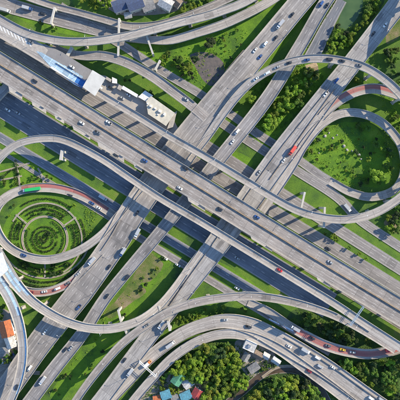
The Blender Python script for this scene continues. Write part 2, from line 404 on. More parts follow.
patch('dry_grass', [(392, 10), (402, 4), (402, 32), (388, 44), (386, 34)], M_DRY, 0.02)
patch('dry_grass', [(384, 222), (400, 212), (402, 232), (392, 232)], M_DRY, 0.02)
patch('pond', [(338, -4), (362, -4), (360, 12), (352, 24), (344, 30), (339, 24), (341, 10)], M_WATER, 0.02)
patch('yard', [(-4, 315), (16, 318), (21, 345), (18, 375), (12, 403), (-4, 403)], M_YARD, 0.02)
patch('yard', [(100, -4), (182, -4), (178, 10), (150, 15), (118, 14)], M_YARD, 0.02)
patch('yard', [(236, 341), (262, 343), (278, 360), (268, 370), (252, 378), (240, 365)], M_YARD, 0.02)
patch('yard', [(150, 383), (172, 372), (205, 385), (206, 403), (140, 403)], M_YARD, 0.02)
o = ground_road('creek', [(225, 405, 7), (242, 392, 7), (262, 375, 7), (280, 370, 6), (300, 372, 6), (318, 385, 6), (330, 405, 6)], M_CREEK, 'creek')

def med(x, off): return 65+0.6175*x+off
def par(off, x0, x1, wd, step=60, dy=0):
    n = max(2, int((x1-x0)/step)+1); return [(x0+(x1-x0)*i/(n-1), med(x0+(x1-x0)*i/(n-1), off+dy*i/(n-1)), wd) for i in range(n)]
ground_road('under', par(2, -60, 470, 26), M_ASPHL, 'road', 0)
ground_road('service', par(-22, -60, 450, 12, dy=-1), M_ASPHL, 'road', 2)
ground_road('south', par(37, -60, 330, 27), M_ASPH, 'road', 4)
ground_road('south_outer', par(73, -60, 265, 9, dy=-4), M_ASPH, 'road', 2)
ground_road('south_far', par(87, 120, 330, 7, dy=-3), M_ASPHL, 'road', 2)
ground_road('south_far_west', par(86, -40, 122, 3.5), M_ASPHL, 'path', 0)
ground_road('north_mid', par(-47, 180, 470, 11, dy=5), M_ASPHL, 'road', 3)
ground_road('north_outer', [(200, 108, 9), (252, 143, 9), (300, 173, 9), (337, 197, 9), (360, 220, 9), (400, 247, 9), (440, 273, 9)], M_ASPHL, 'road', 2)
ground_road('north_far', [(60, 6, 8), (100, 32, 8), (125, 47, 8), (160, 70, 8), (200, 94, 8), (233, 116, 8), (258, 134, 8), (285, 151, 8), (300, 161, 8), (320, 175, 8), (340, 187, 8)], M_ASPHL, 'road', 2)
ground_road('top_wide', [(-20, -6, 15), (0, 3, 15), (50, 17, 14), (100, 30, 13), (130, 37, 10), (150, 40, 8)], M_ASPHL, 'road', 4)
ground_road('top_wide_spur', [(310, 60, 14), (318, 45, 14), (328, 25, 12), (342, 0, 9)], M_ASPH, 'road', 2)
ground_road('village_lane', [(-5, 372, 4), (8, 366, 4), (22, 371, 4), (40, 373, 3)], M_YARD, 'path')
ground_road('levee_path', [(262, 377, 2.2), (278, 367, 2.2), (300, 366, 2.2)], M_PATH, 'path')

# roundabout garden: paths and lawn
GC = (45, 239)
def ring_pts(cx, cy, r, a0, a1, n=28, wd=2.0, ex=1.0): return [(cx+r*ex*math.cos(R(a0+(a1-a0)*i/n)), cy+r*math.sin(R(a0+(a1-a0)*i/n)), wd) for i in range(n+1)]
def disc(name, cx, cy, r0, r1, m, dz):
    n = 72; v = [tuple(at(cx+r*math.cos(6.28318*i/n), cy+r*math.sin(6.28318*i/n)).xy)+(dz,) for r in (r0, r1) for i in range(n)]
    tag(build(name, v, [(i, n+i, n+(i+1) % n, (i+1) % n) for i in range(n)], m), kind='structure')
disc('lawn', 45, 239, .5, 21.5, M_LAWN, .012)
disc('lawn', 45, 239, 23.5, 43, M_LAWN, .013)
ground_road('garden_path', ring_pts(*GC, 22.5, 0, 360, 36, 1.6), M_PATH, 'garden_path')
ground_road('garden_path_outer', ring_pts(45, 240, 37, -150, 60, 30, 1.0), M_PATH, 'garden_path')
ground_road('garden_path_low', ring_pts(45, 232, 46, 20, 160, 30, 1.0), M_PATH, 'garden_path')
for a in (-140, -35, 90):
    c_, s_ = math.cos(R(a)), math.sin(R(a))
    ground_road('garden_spoke%d' % a, [(45+24*c_, 239+24*s_, 1), (45+31*c_, 239+31*s_, 1), (45+38*c_, 239+38*s_, 1)], M_PATH, 'garden_path')
for x0, y0, x1, y1 in ((0, 172, 30, 163), (14, 158, 20, 186), (38, 168, 44, 184), (0, 180, 22, 176)):
    ground_road('gp%d%d' % (x0, y0), [(x0, y0, 1.1), ((x0+x1)/2+1, (y0+y1)/2, 1.1), (x1, y1, 1.1)], M_PATH, 'garden_path')

# ------------------------------------------------------------------ elevated roads (low ones first so piers can miss them)
deck('ne_left', 'wide straight concrete viaduct from the top edge down to the lower left, passing under the main expressway',
     [(330, -30, 7, 22), (302, 0, 7, 22), (262, 48, 7, 23), (220, 98, 7, 26), (177, 151, 7, 27), (135, 209, 7, 27), (116, 241, 7, 26), (84, 287, 7, 26), (74, 300, 7, 26), (42, 340, 7, 25), (8, 388, 7, 24), (-25, 432, 7, 24)], M_DECKW, 5)
deck('ne_mid', 'slim straight viaduct between the two wide diagonal viaducts, top edge to lower left',
     [(352, -30, 7, 13), (327, 0, 7, 13), (300, 46, 7, 13), (266, 100, 7, 14), (221, 157, 7, 14), (166, 225, 7, 12.5), (124, 275, 7, 12), (104, 300, 7, 12), (82, 334, 7, 13), (55, 368, 7, 14), (31, 400, 7, 14), (8, 430, 7, 14)], M_DECKD, 3)
deck('ne_right', 'wide pale viaduct from the top right corner crossing under the main expressway to the bottom',
     [(432, -30, 7, 20), (405, -5, 7, 20), (392, 12, 7, 20), (357, 57, 7, 19), (323, 100, 7, 21), (285, 150, 7, 25), (256, 190, 7, 25), (222, 238, 7, 24), (186, 286, 7, 21), (150, 335, 7, 17), (125, 368, 7, 16), (104, 396, 7, 16), (85, 420, 7, 16)], M_DECKG, 4)
deck('lower_loop', 'pale ramp curving off the right wide viaduct and round the lawn down to the ground',
     [(262, 212, 7.03, 7), (275, 193, 7.03, 8), (293, 165, 7.03, 9), (305, 144, 7, 9), (322, 124, 6.7, 9), (340, 114, 6, 8.5), (358, 113, 5.3, 8.5), (376, 119, 4.6, 8.5), (390, 130, 4, 8.5), (402, 148, 3.3, 8.5), (404, 172, 2.6, 8.5), (394, 190, 2, 8.5), (372, 197, 1.4, 8.5), (350, 192, .6, 8.5), (330, 181, .25, 8)], M_DECKP, 2, gaps_l=((0, .22),), gaps_r=((0, .05),), bias=0.03)
deck('red_loop', 'ramp with a red painted lane leaving the right wide viaduct toward the right edge',
     [(300, 145, 7.03, 7), (316, 124, 7.03, 8), (330, 108, 6.9, 9.5), (343, 98, 6.7, 10), (358, 91, 6.4, 10), (374, 88.5, 6.2, 10), (390, 92, 6, 10), (410, 100, 6, 10), (440, 112, 6, 10)], M_DECKP, 2, gaps_l=((0, .2),), gaps_r=((0, .2),), bias=0.05)
deck('west_under', 'short dark ramp in deep shade slipping under the expressway at the left edge',
     [(-40, 140, 6, 9), (-4, 99, 6, 9), (22, 72, 6, 9)], M_DECKG, 2)
deck('garden_loop', 'loop ramp circling the round garden with a red painted outer lane',
     [(150, 178, 7, 6.5), (135, 196, 7, 7), (118, 216, 7, 7.5), (100, 236, 7, 8), (76, 252, 6.9, 8.5), (50, 259.5, 6.4, 9), (27, 256.5, 5.8, 9), (8, 246, 5.1, 9), (-3, 230, 4.4, 9), (-5, 213, 3.8, 9), (4, 199, 3.0, 9), (22, 190, 2.2, 9), (42, 187.5, 1.6, 9.5), (60, 189, 1.2, 9.5), (80, 195, .9, 9), (100, 206, .6, 8.5), (118, 218, .35, 8)], M_DECKP, 2, gaps_r=((0, .12),), bias=0.04, thick=1.0)
deck('red_lower_ramp', 'short curved ramp with red lane carrying queued cars below the round garden',
     [(112, 240, 6.9, 7), (98, 255, 6.9, 7.5), (84, 270, 6.8, 8), (69, 283, 6.6, 8.5), (50, 291, 6.5, 8.5), (32, 292, 6.5, 8.5), (18, 287, 6.5, 8.5), (4, 277, 6.5, 8), (-14, 262, 6.5, 8)], M_DECKP, 2, gaps_r=((0, .2),), gaps_l=((0, .1),), bias=0.06)
deck('bottom_inner', 'wide curved highway sweeping along the bottom just above the outer lane road',
     [(90, 425, 4, 12), (108, 402, 4, 12), (128, 380, 4, 12.5), (150, 357, 4, 13), (178, 336, 4, 13), (200, 326, 4, 13), (225, 321, 4, 14), (250, 325.5, 4, 17), (275, 338, 4, 19), (300, 352.5, 4, 20), (330, 371, 4, 19), (365, 396, 4, 19), (400, 420, 4, 19)], M_DECKP, 4, thick=1.0, bias=0.06)
deck('bottom_outer', 'curved two lane road bordering the forest along the bottom',
     [(112, 430, 4, 9), (130, 405, 4, 9), (150, 381, 4, 9), (172, 358, 4, 9.5), (196, 342, 4, 9.5), (222, 334, 4, 9.5), (248, 336, 4, 10), (275, 347, 4, 10.5), (300, 364, 4, 11), (330, 386, 4, 11), (352, 403, 4, 11), (380, 424, 4, 11)], M_DECKP, 2, thick=1.0)
deck('red_right_ramp', 'ramp with a red lane and queued cars sliding under the flyovers at the right edge',
     [(248, 302, .5, 8), (268, 311, 1, 8), (288, 325, 2.5, 9), (305, 335, 4, 9.5), (325, 345, 5.5, 10), (345, 351, 6.5, 10), (367, 354, 7.5, 10), (385, 352, 8, 10), (400, 348, 8, 10), (425, 338, 8, 10)], M_DECKP, 2)
deck('top_curve', 'curved lower road leaving the picture at the top beside the round flyover',
     [(130, 38, 3.0, 7), (150, 40, 4, 8), (172, 40, 5, 8.5), (200, 32, 6, 9), (222, 25, 6.5, 9), (240, 17, 7, 9), (258, 8, 7, 9), (275, -2, 7, 9), (300, -20, 7, 9)], M_DECKP, 2, thick=1.2)
deck('top_slim', 'slim grey road along the top left corner above the wide lanes',
     [(-10, -22, 3, 7), (20, -6, 3, 7), (50, 5, 3, 7), (80, 13, 3, 7), (105, 20, 3, 7.5), (130, 26.5, 3.6, 8), (158, 25, 5, 8), (185, 17, 6.5, 8), (210, 7, 7.5, 8), (232, -3, 8, 8), (260, -18, 8, 8)], M_DECK, 2, thick=1.2)
deck('plaza_bypass', 'tan curved ramp passing above the toll plaza towards the diagonal viaducts',
     [(52, 46, 5.5, 7), (66, 53, 6, 8), (84, 56, 7, 9), (103, 56, 8, 9.5), (125, 62, 9, 10), (150, 75, 9, 10), (175, 93, 8, 10), (192, 106, 7.4, 10), (206, 118, 7.1, 9)], M_DECK, 2, gaps_l=((0.9, 1),), gaps_r=((.88, 1),), bias=0.05)
BAYS = ((8, 22, 6), (31, 46, 5.5), (54, 64, 4.5), (72, 90, 4.5), (97, 124, 6), (133, 142, 4.5), (187, 205, 5), (250, 272, 4), (316, 330, 4))
deck('main', 'broad multi lane main expressway running corner to corner through the centre',
     [(-60, med(-60, 1), 15, 25.5), (0, med(0, 1), 15, 25.5), (100, med(100, 1), 15, 25.5), (200, med(200, 1), 15, 26), (300, med(300, 1), 15, 26), (400, med(400, 0), 15, 26), (460, med(460, 0), 15, 26)], M_DECK, 8, pier=36, thick=2.0, gaps_r=[((a+60)/520, (b+60)/520) for a, b, _ in BAYS])
deck('sw_flyover', 'narrow pale flyover running alongside the lower left edge of the main expressway',
     [(-25, 190, 12, 7.5), (-8, 168, 13, 7.5), (6, 152, 14, 7.5), (22, 142.5, 15, 7.5), (44, 138.5, 16, 7.5), (66, 141, 16.5, 7.5), (100, 158, 17, 7.5), (130, 178, 17, 7.5), (160, 198, 17, 7.5), (200, 221.5, 17, 7.5), (240, 246, 17, 7.5), (300, 282.5, 17, 7.5), (335, 304, 17, 8), (365, 324, 17, 8), (400, 347, 17, 9), (440, 373, 17, 9)], M_DECKP, 2, gaps_r=((.86, 1),))
deck('south_merge', 'long curved ramp rising from the bottom left and merging into the narrow flyover',
     [(60, 425, 12.5, 8), (75, 402, 13, 8), (86, 386, 13.5, 8), (101, 367, 14, 8.5), (124, 342, 14.5, 8.5), (150, 323, 15, 8.5), (175, 309, 15.3, 8.5), (200, 301.5, 15.5, 8.5), (225, 297.5, 15.8, 8.5), (250, 296, 16, 8.5), (275, 298.5, 16.3, 8.5), (300, 304, 16.6, 8), (325, 312, 16.8, 7.5), (345, 321, 16.9, 7), (368, 334, 17, 6.5), (395, 351, 17, 6)], M_DECK, 2, gaps_l=((.84, 1),), gaps_r=(), bias=0.04)
deck('west_loop', 'pale flyover bowing from the right wide viaduct over to the blue striped junction at left',
     [(204, 247, 7.3, 5), (190, 266, 7.6, 7), (176, 286, 9, 7.5), (160, 305, 12, 8), (140, 320, 14.5, 8.5), (115, 328, 16, 9), (90, 328, 16.5, 9), (68, 322, 16.5, 9), (48, 312, 16.5, 9.5), (30, 299, 17, 10), (14, 281, 18, 12), (2, 262, 18, 13), (-10, 243, 18, 13)], M_DECKP, 2, gaps_r=((0, .1), (.84, 1)), gaps_l=((0, .1), (.94, 1)), bias=0.02)
deck('west_south', 'grey flyover branching down along the left edge from the blue striped junction',
     [(-14, 262, 18, 10), (-3, 278, 18, 11), (9, 297, 18, 11), (17, 316, 18, 10.5), (22, 338, 18, 9.5), (22.5, 360, 18, 9), (18, 382, 18, 9), (9, 404, 18, 9), (-4, 425, 18, 9)], M_DECKG, 2, gaps_l=((0, .3),), bias=0.05)
deck('ne_flyover_ring', 'narrow flyover passing the toll plaza and turning into the great ring at right',
     [(-40, 9, 10.5, 8.5), (0, 33, 10.5, 9), (50, 63.5, 10.5, 8), (82, 83, 10.5, 7.5), (110, 100, 11, 7.5), (140, 118, 12, 7.5), (170, 136.5, 13.5, 7.5), (200, 153.5, 15, 7.5), (240, 177.5, 17, 8), (278, 200.5, 18.5, 8), (300, 211.5, 20, 8.2), (322, 217.5, 20.5, 8.5), (345, 219.5, 21, 8.5), (368, 215.5, 21, 8.5), (388, 206, 21, 8.5), (408, 190, 21, 8.5), (424, 165, 21, 8.5), (425, 135, 21, 8.5), (414, 112, 21, 8.5), (400, 94, 21, 8.5), (385, 80, 20.5, 8.5), (366, 68, 20, 8.5), (345, 61.5, 19.5, 8.5), (322, 58.5, 19, 8.5), (300, 60, 17.5, 8.5), (276, 67, 15.5, 8.5), (256, 78.5, 13, 8.5), (240, 93, 10.8, 8.5), (224, 113, 8.8, 8.5), (208, 136, 7.6, 8), (196, 152, 7.3, 7), (186, 166, 7.3, 6)], M_DECKP, 2, gaps_l=((0, .125),), gaps_r=((.93, 1),), bias=0.02, pier=15.5)
deck('top_flyover', 'smooth curved flyover from the upper left toll approach to the top edge',
     [(-35, -2, 10.6, 10), (0, 19.5, 10.7, 9), (25, 32.5, 11.1, 9), (50, 39.5, 11.8, 8.5), (75, 42, 12.5, 8.5), (100, 40.5, 13, 8.5), (125, 36.5, 13, 8.5), (150, 30.5, 13, 8.5), (178, 23, 13, 8.5), (205, 16.5, 13, 8.5), (225, 10, 13, 8.5), (245, 2, 13, 8.5), (275, -16, 13, 8.5)], M_DECKP, 2, gaps_r=((0, .22),))
deck('outer_flyover', 'high flyover just beyond the right edge curving round the outside of the ring',
     [(455, -60, 22, 14), (436, -30, 22, 14), (423, 0, 22, 14), (417, 30, 22, 14), (416, 60, 22, 14), (422, 90, 22, 13), (434, 120, 22, 12), (439, 150, 22, 12), (446, 175, 22, 12), (480, 195, 22, 12), (540, 200, 22, 12)], M_DECKP, 3)

for k, a in (('ring', 0),):
    pass
# portal beams seen sticking out from under decks
portal('top_flyover', 54.5, 7, 50.5, 24, 8.5); portal('top_flyover', 119, 18, 118, 56, 10.2); portal('top_flyover', 146, 34, 153, 54, 8); 
portal('plaza_bypass', 160, 60, 155, 70, 6.0); portal('plaza_bypass', 72, 47, 65, 59, 8.6, 2.4); portal('ne_flyover_ring', 325, 207, 324, 228, 18.0); portal('ne_flyover_ring', 305, 192, 301, 210, 16.5)
portal('sw_flyover', 62, 150, 60.5, 160, 14.0, 2.2); portal('west_loop', 118, 310, 121, 322, 14); portal('west_loop', 124, 327, 127, 335, 14.5)
portal('south_merge', 168, 321, 170, 331, 13.4, 2.0); portal('south_merge', 159, 306, 160.5, 313, 12.8)
portal('west_loop', 10, 10+0, 17, 10, 2) if False else None

# main expressway: median barrier and lay-bys on the lower left edge
ln, root = DECKS['main']
def moff(d): return lambda hw: d
med_off = 0.8
o = sweep('median_barrier', ln, lambda hw: [(med_off-0.35, 0.02), (med_off+0.35, 0.02), (med_off+0.18, 1.1), (med_off-0.18, 1.1)], M_TAN); add_to('main', o)
o = ribbon('median_strip', ln, med_off-0.6, med_off+0.6, 0.055, M_TAN); add_to('main', o)
def bay(x0, x1, wpx):
    """widened shoulder on the lower-left side of the main deck"""
    pts = []
    z = 15
    e0, e1 = 14.8, 14.8+wpx
    for x, e in ((x0, e0), (x1, e0), (x1, e1), (x0+1.5, e1)):
        p = at(x, med(x, e), z); pts.append((p.x, p.y))
    o = slab('lay_by', pts, z-0.5, z-0.01, M_CONC); add_to('main', o)
    q = [Vector(k) for k in pts]; u = (q[2]-q[3]).normalized(); nn = Vector((-u.y, u.x)); 
    o = slab('parapet', [tuple(k) for k in (q[3]+nn*.05, q[2]+nn*.05, q[2]+nn*.35, q[3]+nn*.35)], z-0.3, z+0.9, M_CONC); add_to('main', o)
for x0, x1, wpx in BAYS: bay(x0, x1, wpx)
# tan noise barrier on the left edge of the left diagonal viaduct
ln, root = DECKS['ne_left']
# longitudinal barriers inside wide decks
def inner_barrier(key, off, gaps=(), m=M_CONCD, wd=0.5, h=1.0, z=0.03):
    ln, root = DECKS[key]
    o = sweep('divider', ln, lambda hw: [(off(hw)-wd/2, z), (off(hw)+wd/2, z), (off(hw)+wd/2-0.1, h), (off(hw)-wd/2+0.1, h)], m, None, gaps); add_to(key, o)
inner_barrier('ne_right', lambda hw: -hw+6.2, gaps=((0, .27), (.75, 1)))
inner_barrier('ne_right', lambda hw: hw-6.0, gaps=((0, .27), (.47, 1)), m=M_TAN)
inner_barrier('ne_left', lambda hw: -hw+4.8, gaps=((0, .47), (.62, 1)))
inner_barrier('bottom_inner', lambda hw: hw-3.6, gaps=((0, .62),), m=M_CONCD)
# widening of the left diagonal viaduct (older deck with tan edge beam)
def deckpoly(key, name, pts, z, material, t=0.6):
    o = slab(name, [tuple(at(x, y, z).xy) for x, y in pts], z-t, z, material); add_to(key, o); return o
deckpoly('ne_left', 'deck_widening', [(249, 49), (243, 50), (226, 70), (205, 100), (192, 118), (197, 120), (214, 98)], 6.985, M_TAN, 0.8)
# painted red and blue lanes, hatch markings
def lane_paint(key, a, b, g0, g1, material, dz=0.05, name='painted_lane'):
    ln, root = DECKS[key]; o = ribbon(name, ln, a, b, dz, material, gaps=((-1, g0), (g1, 2)), rel=True); add_to(key, o)
lane_paint('red_loop', -.1, .78, .25, .72, M_RED)
lane_paint('red_right_ramp', -.55, .55, .27, .9, M_RED)
lane_paint('garden_loop', -.05, .75, .70, .97, M_RED)
lane_paint('red_lower_ramp', -.45, .6, .28, .86, M_RED)
lane_paint('west_loop', -.62, -.1, .76, .97, M_BLUE); lane_paint('west_loop', .05, .6, .80, .97, M_BLUE)
lane_paint('west_south', .15, .68, .0, .36, M_BLUE); lane_paint('west_south', .45, .72, .36, .8, M_BLUE)
# toll approach: plaza apron, hatch, blue lanes, booths
deckpoly('ne_flyover_ring', 'plaza_apron', [(28, 42), (45, 44), (62, 52), (84, 66), (104, 77), (97, 93), (82, 83), (60, 69), (28, 50)], 10.47, M_DECKG, 1.0)
patch('plaza', [(96, 74), (106, 76), (132, 92), (150, 101), (172, 117), (178, 128), (170, 138), (140, 121), (100, 97), (88, 88)], mat('plaza_slab', (.44, .40, .355), (.30, .275, .25), .12, detail=9), 0.30, smooth=False)
deckpoly('ne_flyover_ring', 'hatched_gore', [(-12, 16), (2, 25), (20, 34), (34, 40), (42, 44), (48, 50), (44, 57), (28, 49), (8, 37), (-12, 25)], 10.59, M_CONC, .3)
v = []; f = []
for i in range(9):
    x = -1+i*3.6; y = 25+i*1.95
    q = [at(x, y, 10.63), at(x+1.6, y+0.8, 10.63), at(x+3.9, y+6.4, 10.63), at(x+2.3, y+5.6, 10.63)]
    v += q; f.append((4*i+3, 4*i+2, 4*i+1, 4*i))
o = build('chevron_marking', v, f, M_WHITE); add_to('ne_flyover_ring', o)
def paintpoly(key, name, pts, z, material, uv=True):
    o = slab(name, [tuple(at(x, y, z).xy) for x, y in pts], z-0.03, z, material)
    me = o.data; ul = me.uv_layers.new(name='uv'); d = Vector((0.85, -0.525))
    for lp in me.loops:
        c = me.vertices[lp.vertex_index].co; ul.data[lp.index].uv = (-c.x*d.y+c.y*d.x, c.x*d.x+c.y*d.y)
    add_to(key, o); return o
paintpoly('ne_flyover_ring', 'blue_lane', [(36, 51), (42, 52.5), (83, 77), (80, 86), (74, 83.5), (50, 66)], 10.66, M_BLUE)
paintpoly('ne_flyover_ring', 'white_lane_edge', [(50, 67.2), (74, 84.4), (79, 87), (79, 85.8), (52, 66.2)], 10.72, M_WHITE)
for t in range(5):
    x = 64+t*4; y = 65+t*2.4
    paintpoly('ne_flyover_ring', 'blue_panel', [(x, y), (x+2.8, y+1.6), (x+2.2, y+3), (x-.6, y+1.4)], 10.69, M_BLUE)
paintpoly('ne_flyover_ring', 'blue_box_marking', [(78, 76), (87, 81), (82, 88.5), (74, 83)], 10.75, M_DBLUE)
# ------------------------------------------------------------------ toll plaza buildings
def quad_building(name, label, cat, pts, z0, z1, roof, walls=True, eave=0.0, group=None, extra=None):
    c = at(sum(p[0] for p in pts)/len(pts), sum(p[1] for p in pts)/len(pts), z1)
    t = thing(name, label, cat, (c.x, c.y, z0), 0, group)
    P = [at(x, y, z1) for x, y in pts]; loc = [(p.x-c.x, p.y-c.y) for p in P]
    def sh(k): return [(a*k, b*k) for a, b in loc]
    slab('roof', loc, z1-z0-0.45, z1-z0, roof, t)
    if walls: slab('wall', sh(0.93), -0.1, z1-z0-0.46, M_CONC, t)
    return t, loc
t, loc = quad_building('toll_canopy', 'large pale flat roof spanning the toll lanes at the blue striped end of the plaza', 'toll canopy', [(92.5, 70), (105.5, 78), (95, 96), (82.5, 87)], 10.5, 16.5, mat('roof_pale', (0.62, 0.60, 0.55), (0.50, 0.48, 0.44), 0.15), walls=False)
for k in range(4):
    for s_ in (0.8, -0.1):
        a, b = loc[k], loc[(k+1) % 4]; p = (a[0]*s_*0.9+b[0]*0.1, a[1]*s_*0.9+b[1]*0.1)
        mb = MB(); mb.box(p[0]-.25, p[0]+.25, p[1]-.25, p[1]+.25, 0, 5.54); mb.build('post', M_METAL, t)
for k, f_ in enumerate((-.5, 0, .5)):
    d = (Vector(loc[1])-Vector(loc[0])); q = d*f_*0.8
    mb = MB(); Mx = Matrix.Translation((q.x, q.y, 0)) @ Matrix.Rotation(R(-31), 4, 'Z')
    mb.box(-1.6, 1.6, -.8, .8, 0, 2.6, M=Mx); mb.build('toll_booth', M_WHITE, t)
dsoff = mat('roof_cream', (0.60, 0.56, 0.46), (0.46, 0.43, 0.36), 0.3)
t, loc = quad_building('plaza_office', 'long low service building with cream roof and rooftop boxes beside the toll plaza', 'building', [(146, 101), (151, 96), (175, 113), (166, 126), (148, 114)], 0.3, 5.3, dsoff)
mb = MB()
for (x, y, sx, sy, h) in ((-5, 3, 2.2, 1.6, 1.2), (-1.5, 1.2, 1.8, 1.2, 1.0), (2.2, -1, 2.6, 1.8, 1.5), (5.8, -3.5, 1.6, 2.0, 1.3), (-7.5, 5, 1.1, 1.1, .9), (0.6, -3.6, 1.2, .9, .8)):
    Mx = Matrix.Translation((x, y, 5)) @ Matrix.Rotation(R(-32), 4, 'Z'); q = MB(); q.box(-sx/2, sx/2, -sy/2, sy/2, 0, h, M=Mx); q.build('rooftop_unit', M_WHITE, t)
for (pts, lab) in (([(138, 97), (145, 90.5), (153, 95.5), (147, 102)], 'small white roofed annex joined to the upper end of the plaza office'),
                   ([(112, 77), (117, 79), (117, 83.5), (112, 83)], 'small white guard hut on the top edge of the plaza next to the canopy'),
                   ([(119, 84.5), (122.5, 86.5), (120.5, 90.5), (117, 88.5)], 'tiny grey kiosk on the plaza edge just below the guard hut'),
                   ([(123, 85.5), (138, 94.5), (137, 97.5), (121.5, 88.8)], 'long narrow pale roof strip along the upper plaza edge'),
                   ([(106.5, 76.5), (111.5, 79.3), (110.5, 82), (105.5, 79)], 'small cream roof touching the corner of the toll canopy'),
                   ([(172, 114), (177, 111), (173, 127), (167, 129)], 'narrow tan stair tower at the lower right end of the plaza office')):
    quad_building('plaza_hut', lab, 'hut', pts, 0.3, 3.4, M_WHITE if 'white' in lab or 'pale' in lab else M_CONC)
t, loc = quad_building('toll_canopy', 'white toll canopy at the left edge above the junction of blue lanes', 'toll canopy', [(-12, 262), (2, 252), (8, 270), (-4, 281)], 18, 24, M_WHITE, walls=False)
for a, b in loc:
    mb = MB(); mb.box(a*.85-.25, a*.85+.25, b*.85-.25, b*.85+.25, .06, 5.54); mb.build('post', M_METAL, t)
# parapet between plaza and grass
lnp = Line([(108, 76, 10.5, 1), (132, 90, 10.5, 1), (150, 100, 10.5, 1)])

# ------------------------------------------------------------------ vehicles
def carpaint(name, c): return mat('paint_'+name, c, tuple(x*0.95 for x in c), 1, rough=0.35, coat=0.4)
PAINT = {'white': carpaint('white', (0.80, 0.80, 0.78)), 'dark': carpaint('dark', (0.035, 0.04, 0.05)), 'silver': carpaint('silver', (0.42, 0.43, 0.44)), 'red': carpaint('red', (0.55, 0.03, 0.03)),
         'blue': carpaint('blue', (0.04, 0.10, 0.28)), 'yellow': carpaint('yellow', (0.80, 0.50, 0.03)), 'green': carpaint('green', (0.03, 0.42, 0.12)), 'orange': carpaint('orange', (0.75, 0.22, 0.05)),
         'grey': carpaint('grey', (0.16, 0.17, 0.18)), 'pink': carpaint('pink', (0.72, 0.10, 0.07)), 'maroon': carpaint('maroon', (0.22, 0.02, 0.03))}
M_HL = mat('lamp_lens', (0.7, 0.7, 0.65), None, 1, rough=0.2); M_TL = mat('tail_lens', (0.5, 0.02, 0.02), None, 1, rough=0.3)
def loft(name, secs, material, smooth=False):
    """secs: list of (x, halfwidth_bottom, halfwidth_top, z0, z1)"""
    v = []; f = []
    for x, hb, ht, z0, z1 in secs: v += [(x, -hb, z0), (x, hb, z0), (x, hb, z0+(z1-z0)*.6), (x, ht, z1), (x, -ht, z1), (x, -hb, z0+(z1-z0)*.6)]
    n = 6
    for i in range(len(secs)-1):
        for j in range(n): f.append((i*n+j, i*n+(j+1) % n, (i+1)*n+(j+1) % n, (i+1)*n+j))
    f.append(tuple(range(n-1, -1, -1))); f.append(tuple((len(secs)-1)*n+j for j in range(n)))
    me = bpy.data.meshes.new(name); me.from_pydata(v, [], f); bm = bmesh.new(); bm.from_mesh(me); bmesh.ops.recalc_face_normals(bm, faces=bm.faces); bm.to_mesh(me); bm.free()
    me.materials.append(material); return me
def wheel_mesh(r=0.33, wd=0.22):
    mb = MB(); mb.cyl((0, -wd/2, 0), (0, wd/2, 0), r, n=14, m=0); mb.cyl((0, -wd/2-.01, 0), (0, wd/2+.01, 0), r*.55, n=10, m=1)
    me = bpy.data.meshes.new('wheel'); me.from_pydata(mb.v, [], mb.f); me.materials.append(M_RUB); me.materials.append(M_METAL); me.polygons.foreach_set('material_index', mb.m); return me
W_CAR = wheel_mesh(); W_BIG = wheel_mesh(0.5, 0.3)
def boxmesh(name, boxes, material):
    mb = MB()
    for b in boxes: mb.box(*b[:6], top=b[6] if len(b) > 6 else (1, 1))
    me = bpy.data.meshes.new(name); me.from_pydata(mb.v, [], mb.f); me.materials.append(material); return me
CARS = {}
CARS['car'] = [('body', loft('body', [(-2.25, .72, .66, .38, .78), (-2.1, .86, .78, .28, .95), (-1.3, .9, .82, .25, 1.0), (.9, .9, .82, .25, .98), (1.9, .87, .76, .26, .86), (2.25, .70, .62, .34, .68)], PAINT['white']), True, (0, 0, 0)),
               ('cabin_glass', loft('cabin_glass', [(-1.75, .76, .60, .96, 1.02), (-1.25, .78, .62, .96, 1.38), (.1, .78, .62, .95, 1.40), (.95, .76, .62, .93, 1.0)], M_GLASS), False, (0, 0, 0)),
               ('roof', loft('roof', [(-1.2, .62, .56, 1.37, 1.43), (-.2, .63, .57, 1.39, 1.47), (.2, .60, .54, 1.37, 1.42)], PAINT['white']), True, (0, 0, 0))]
CARS['van'] = [('body', loft('body', [(-2.5, .88, .80, .35, 1.75), (-2.3, .95, .84, .30, 1.95), (1.0, .95, .84, .30, 1.95), (1.65, .93, .80, .30, 1.35), (2.3, .88, .74, .30, 1.0), (2.5, .75, .65, .38, .8)], PAINT['white']), True, (0, 0, 0)),
               ('windshield', boxmesh('windshield', [(1.02, 1.62, -.72, .72, 1.42, 1.80, (.5, .95))], M_GLASS), False, (0, 0, 0)),
               ('side_window', boxmesh('side_window', [(-2.0, .9, -.93, .93, 1.25, 1.7)], M_GLASS), False, (0, 0, 0))]
CARS['pickup'] = [('body', loft('body', [(-2.6, .85, .83, .42, .98), (-2.5, .9, .86, .4, 1.02), (.5, .92, .86, .38, 1.05), (1.9, .88, .78, .38, .98), (2.55, .76, .68, .42, .8)], PAINT['white']), True, (0, 0, 0)),
                  ('cabin_glass', loft('cabin_glass', [(-.9, .80, .70, 1.03, 1.55), (.4, .80, .68, 1.03, 1.58), (1.1, .78, .68, 1.0, 1.08)], M_GLASS), False, (0, 0, 0)),
                  ('roof', boxmesh('roof', [(-.85, .4, -.66, .66, 1.57, 1.66, (.92, .92))], PAINT['white']), True, (0, 0, 0)),
                  ('cargo_bed', boxmesh('cargo_bed', [(-2.45, -1.0, -.72, .72, 1.0, 1.06)], M_RUB), False, (0, 0, 0))]
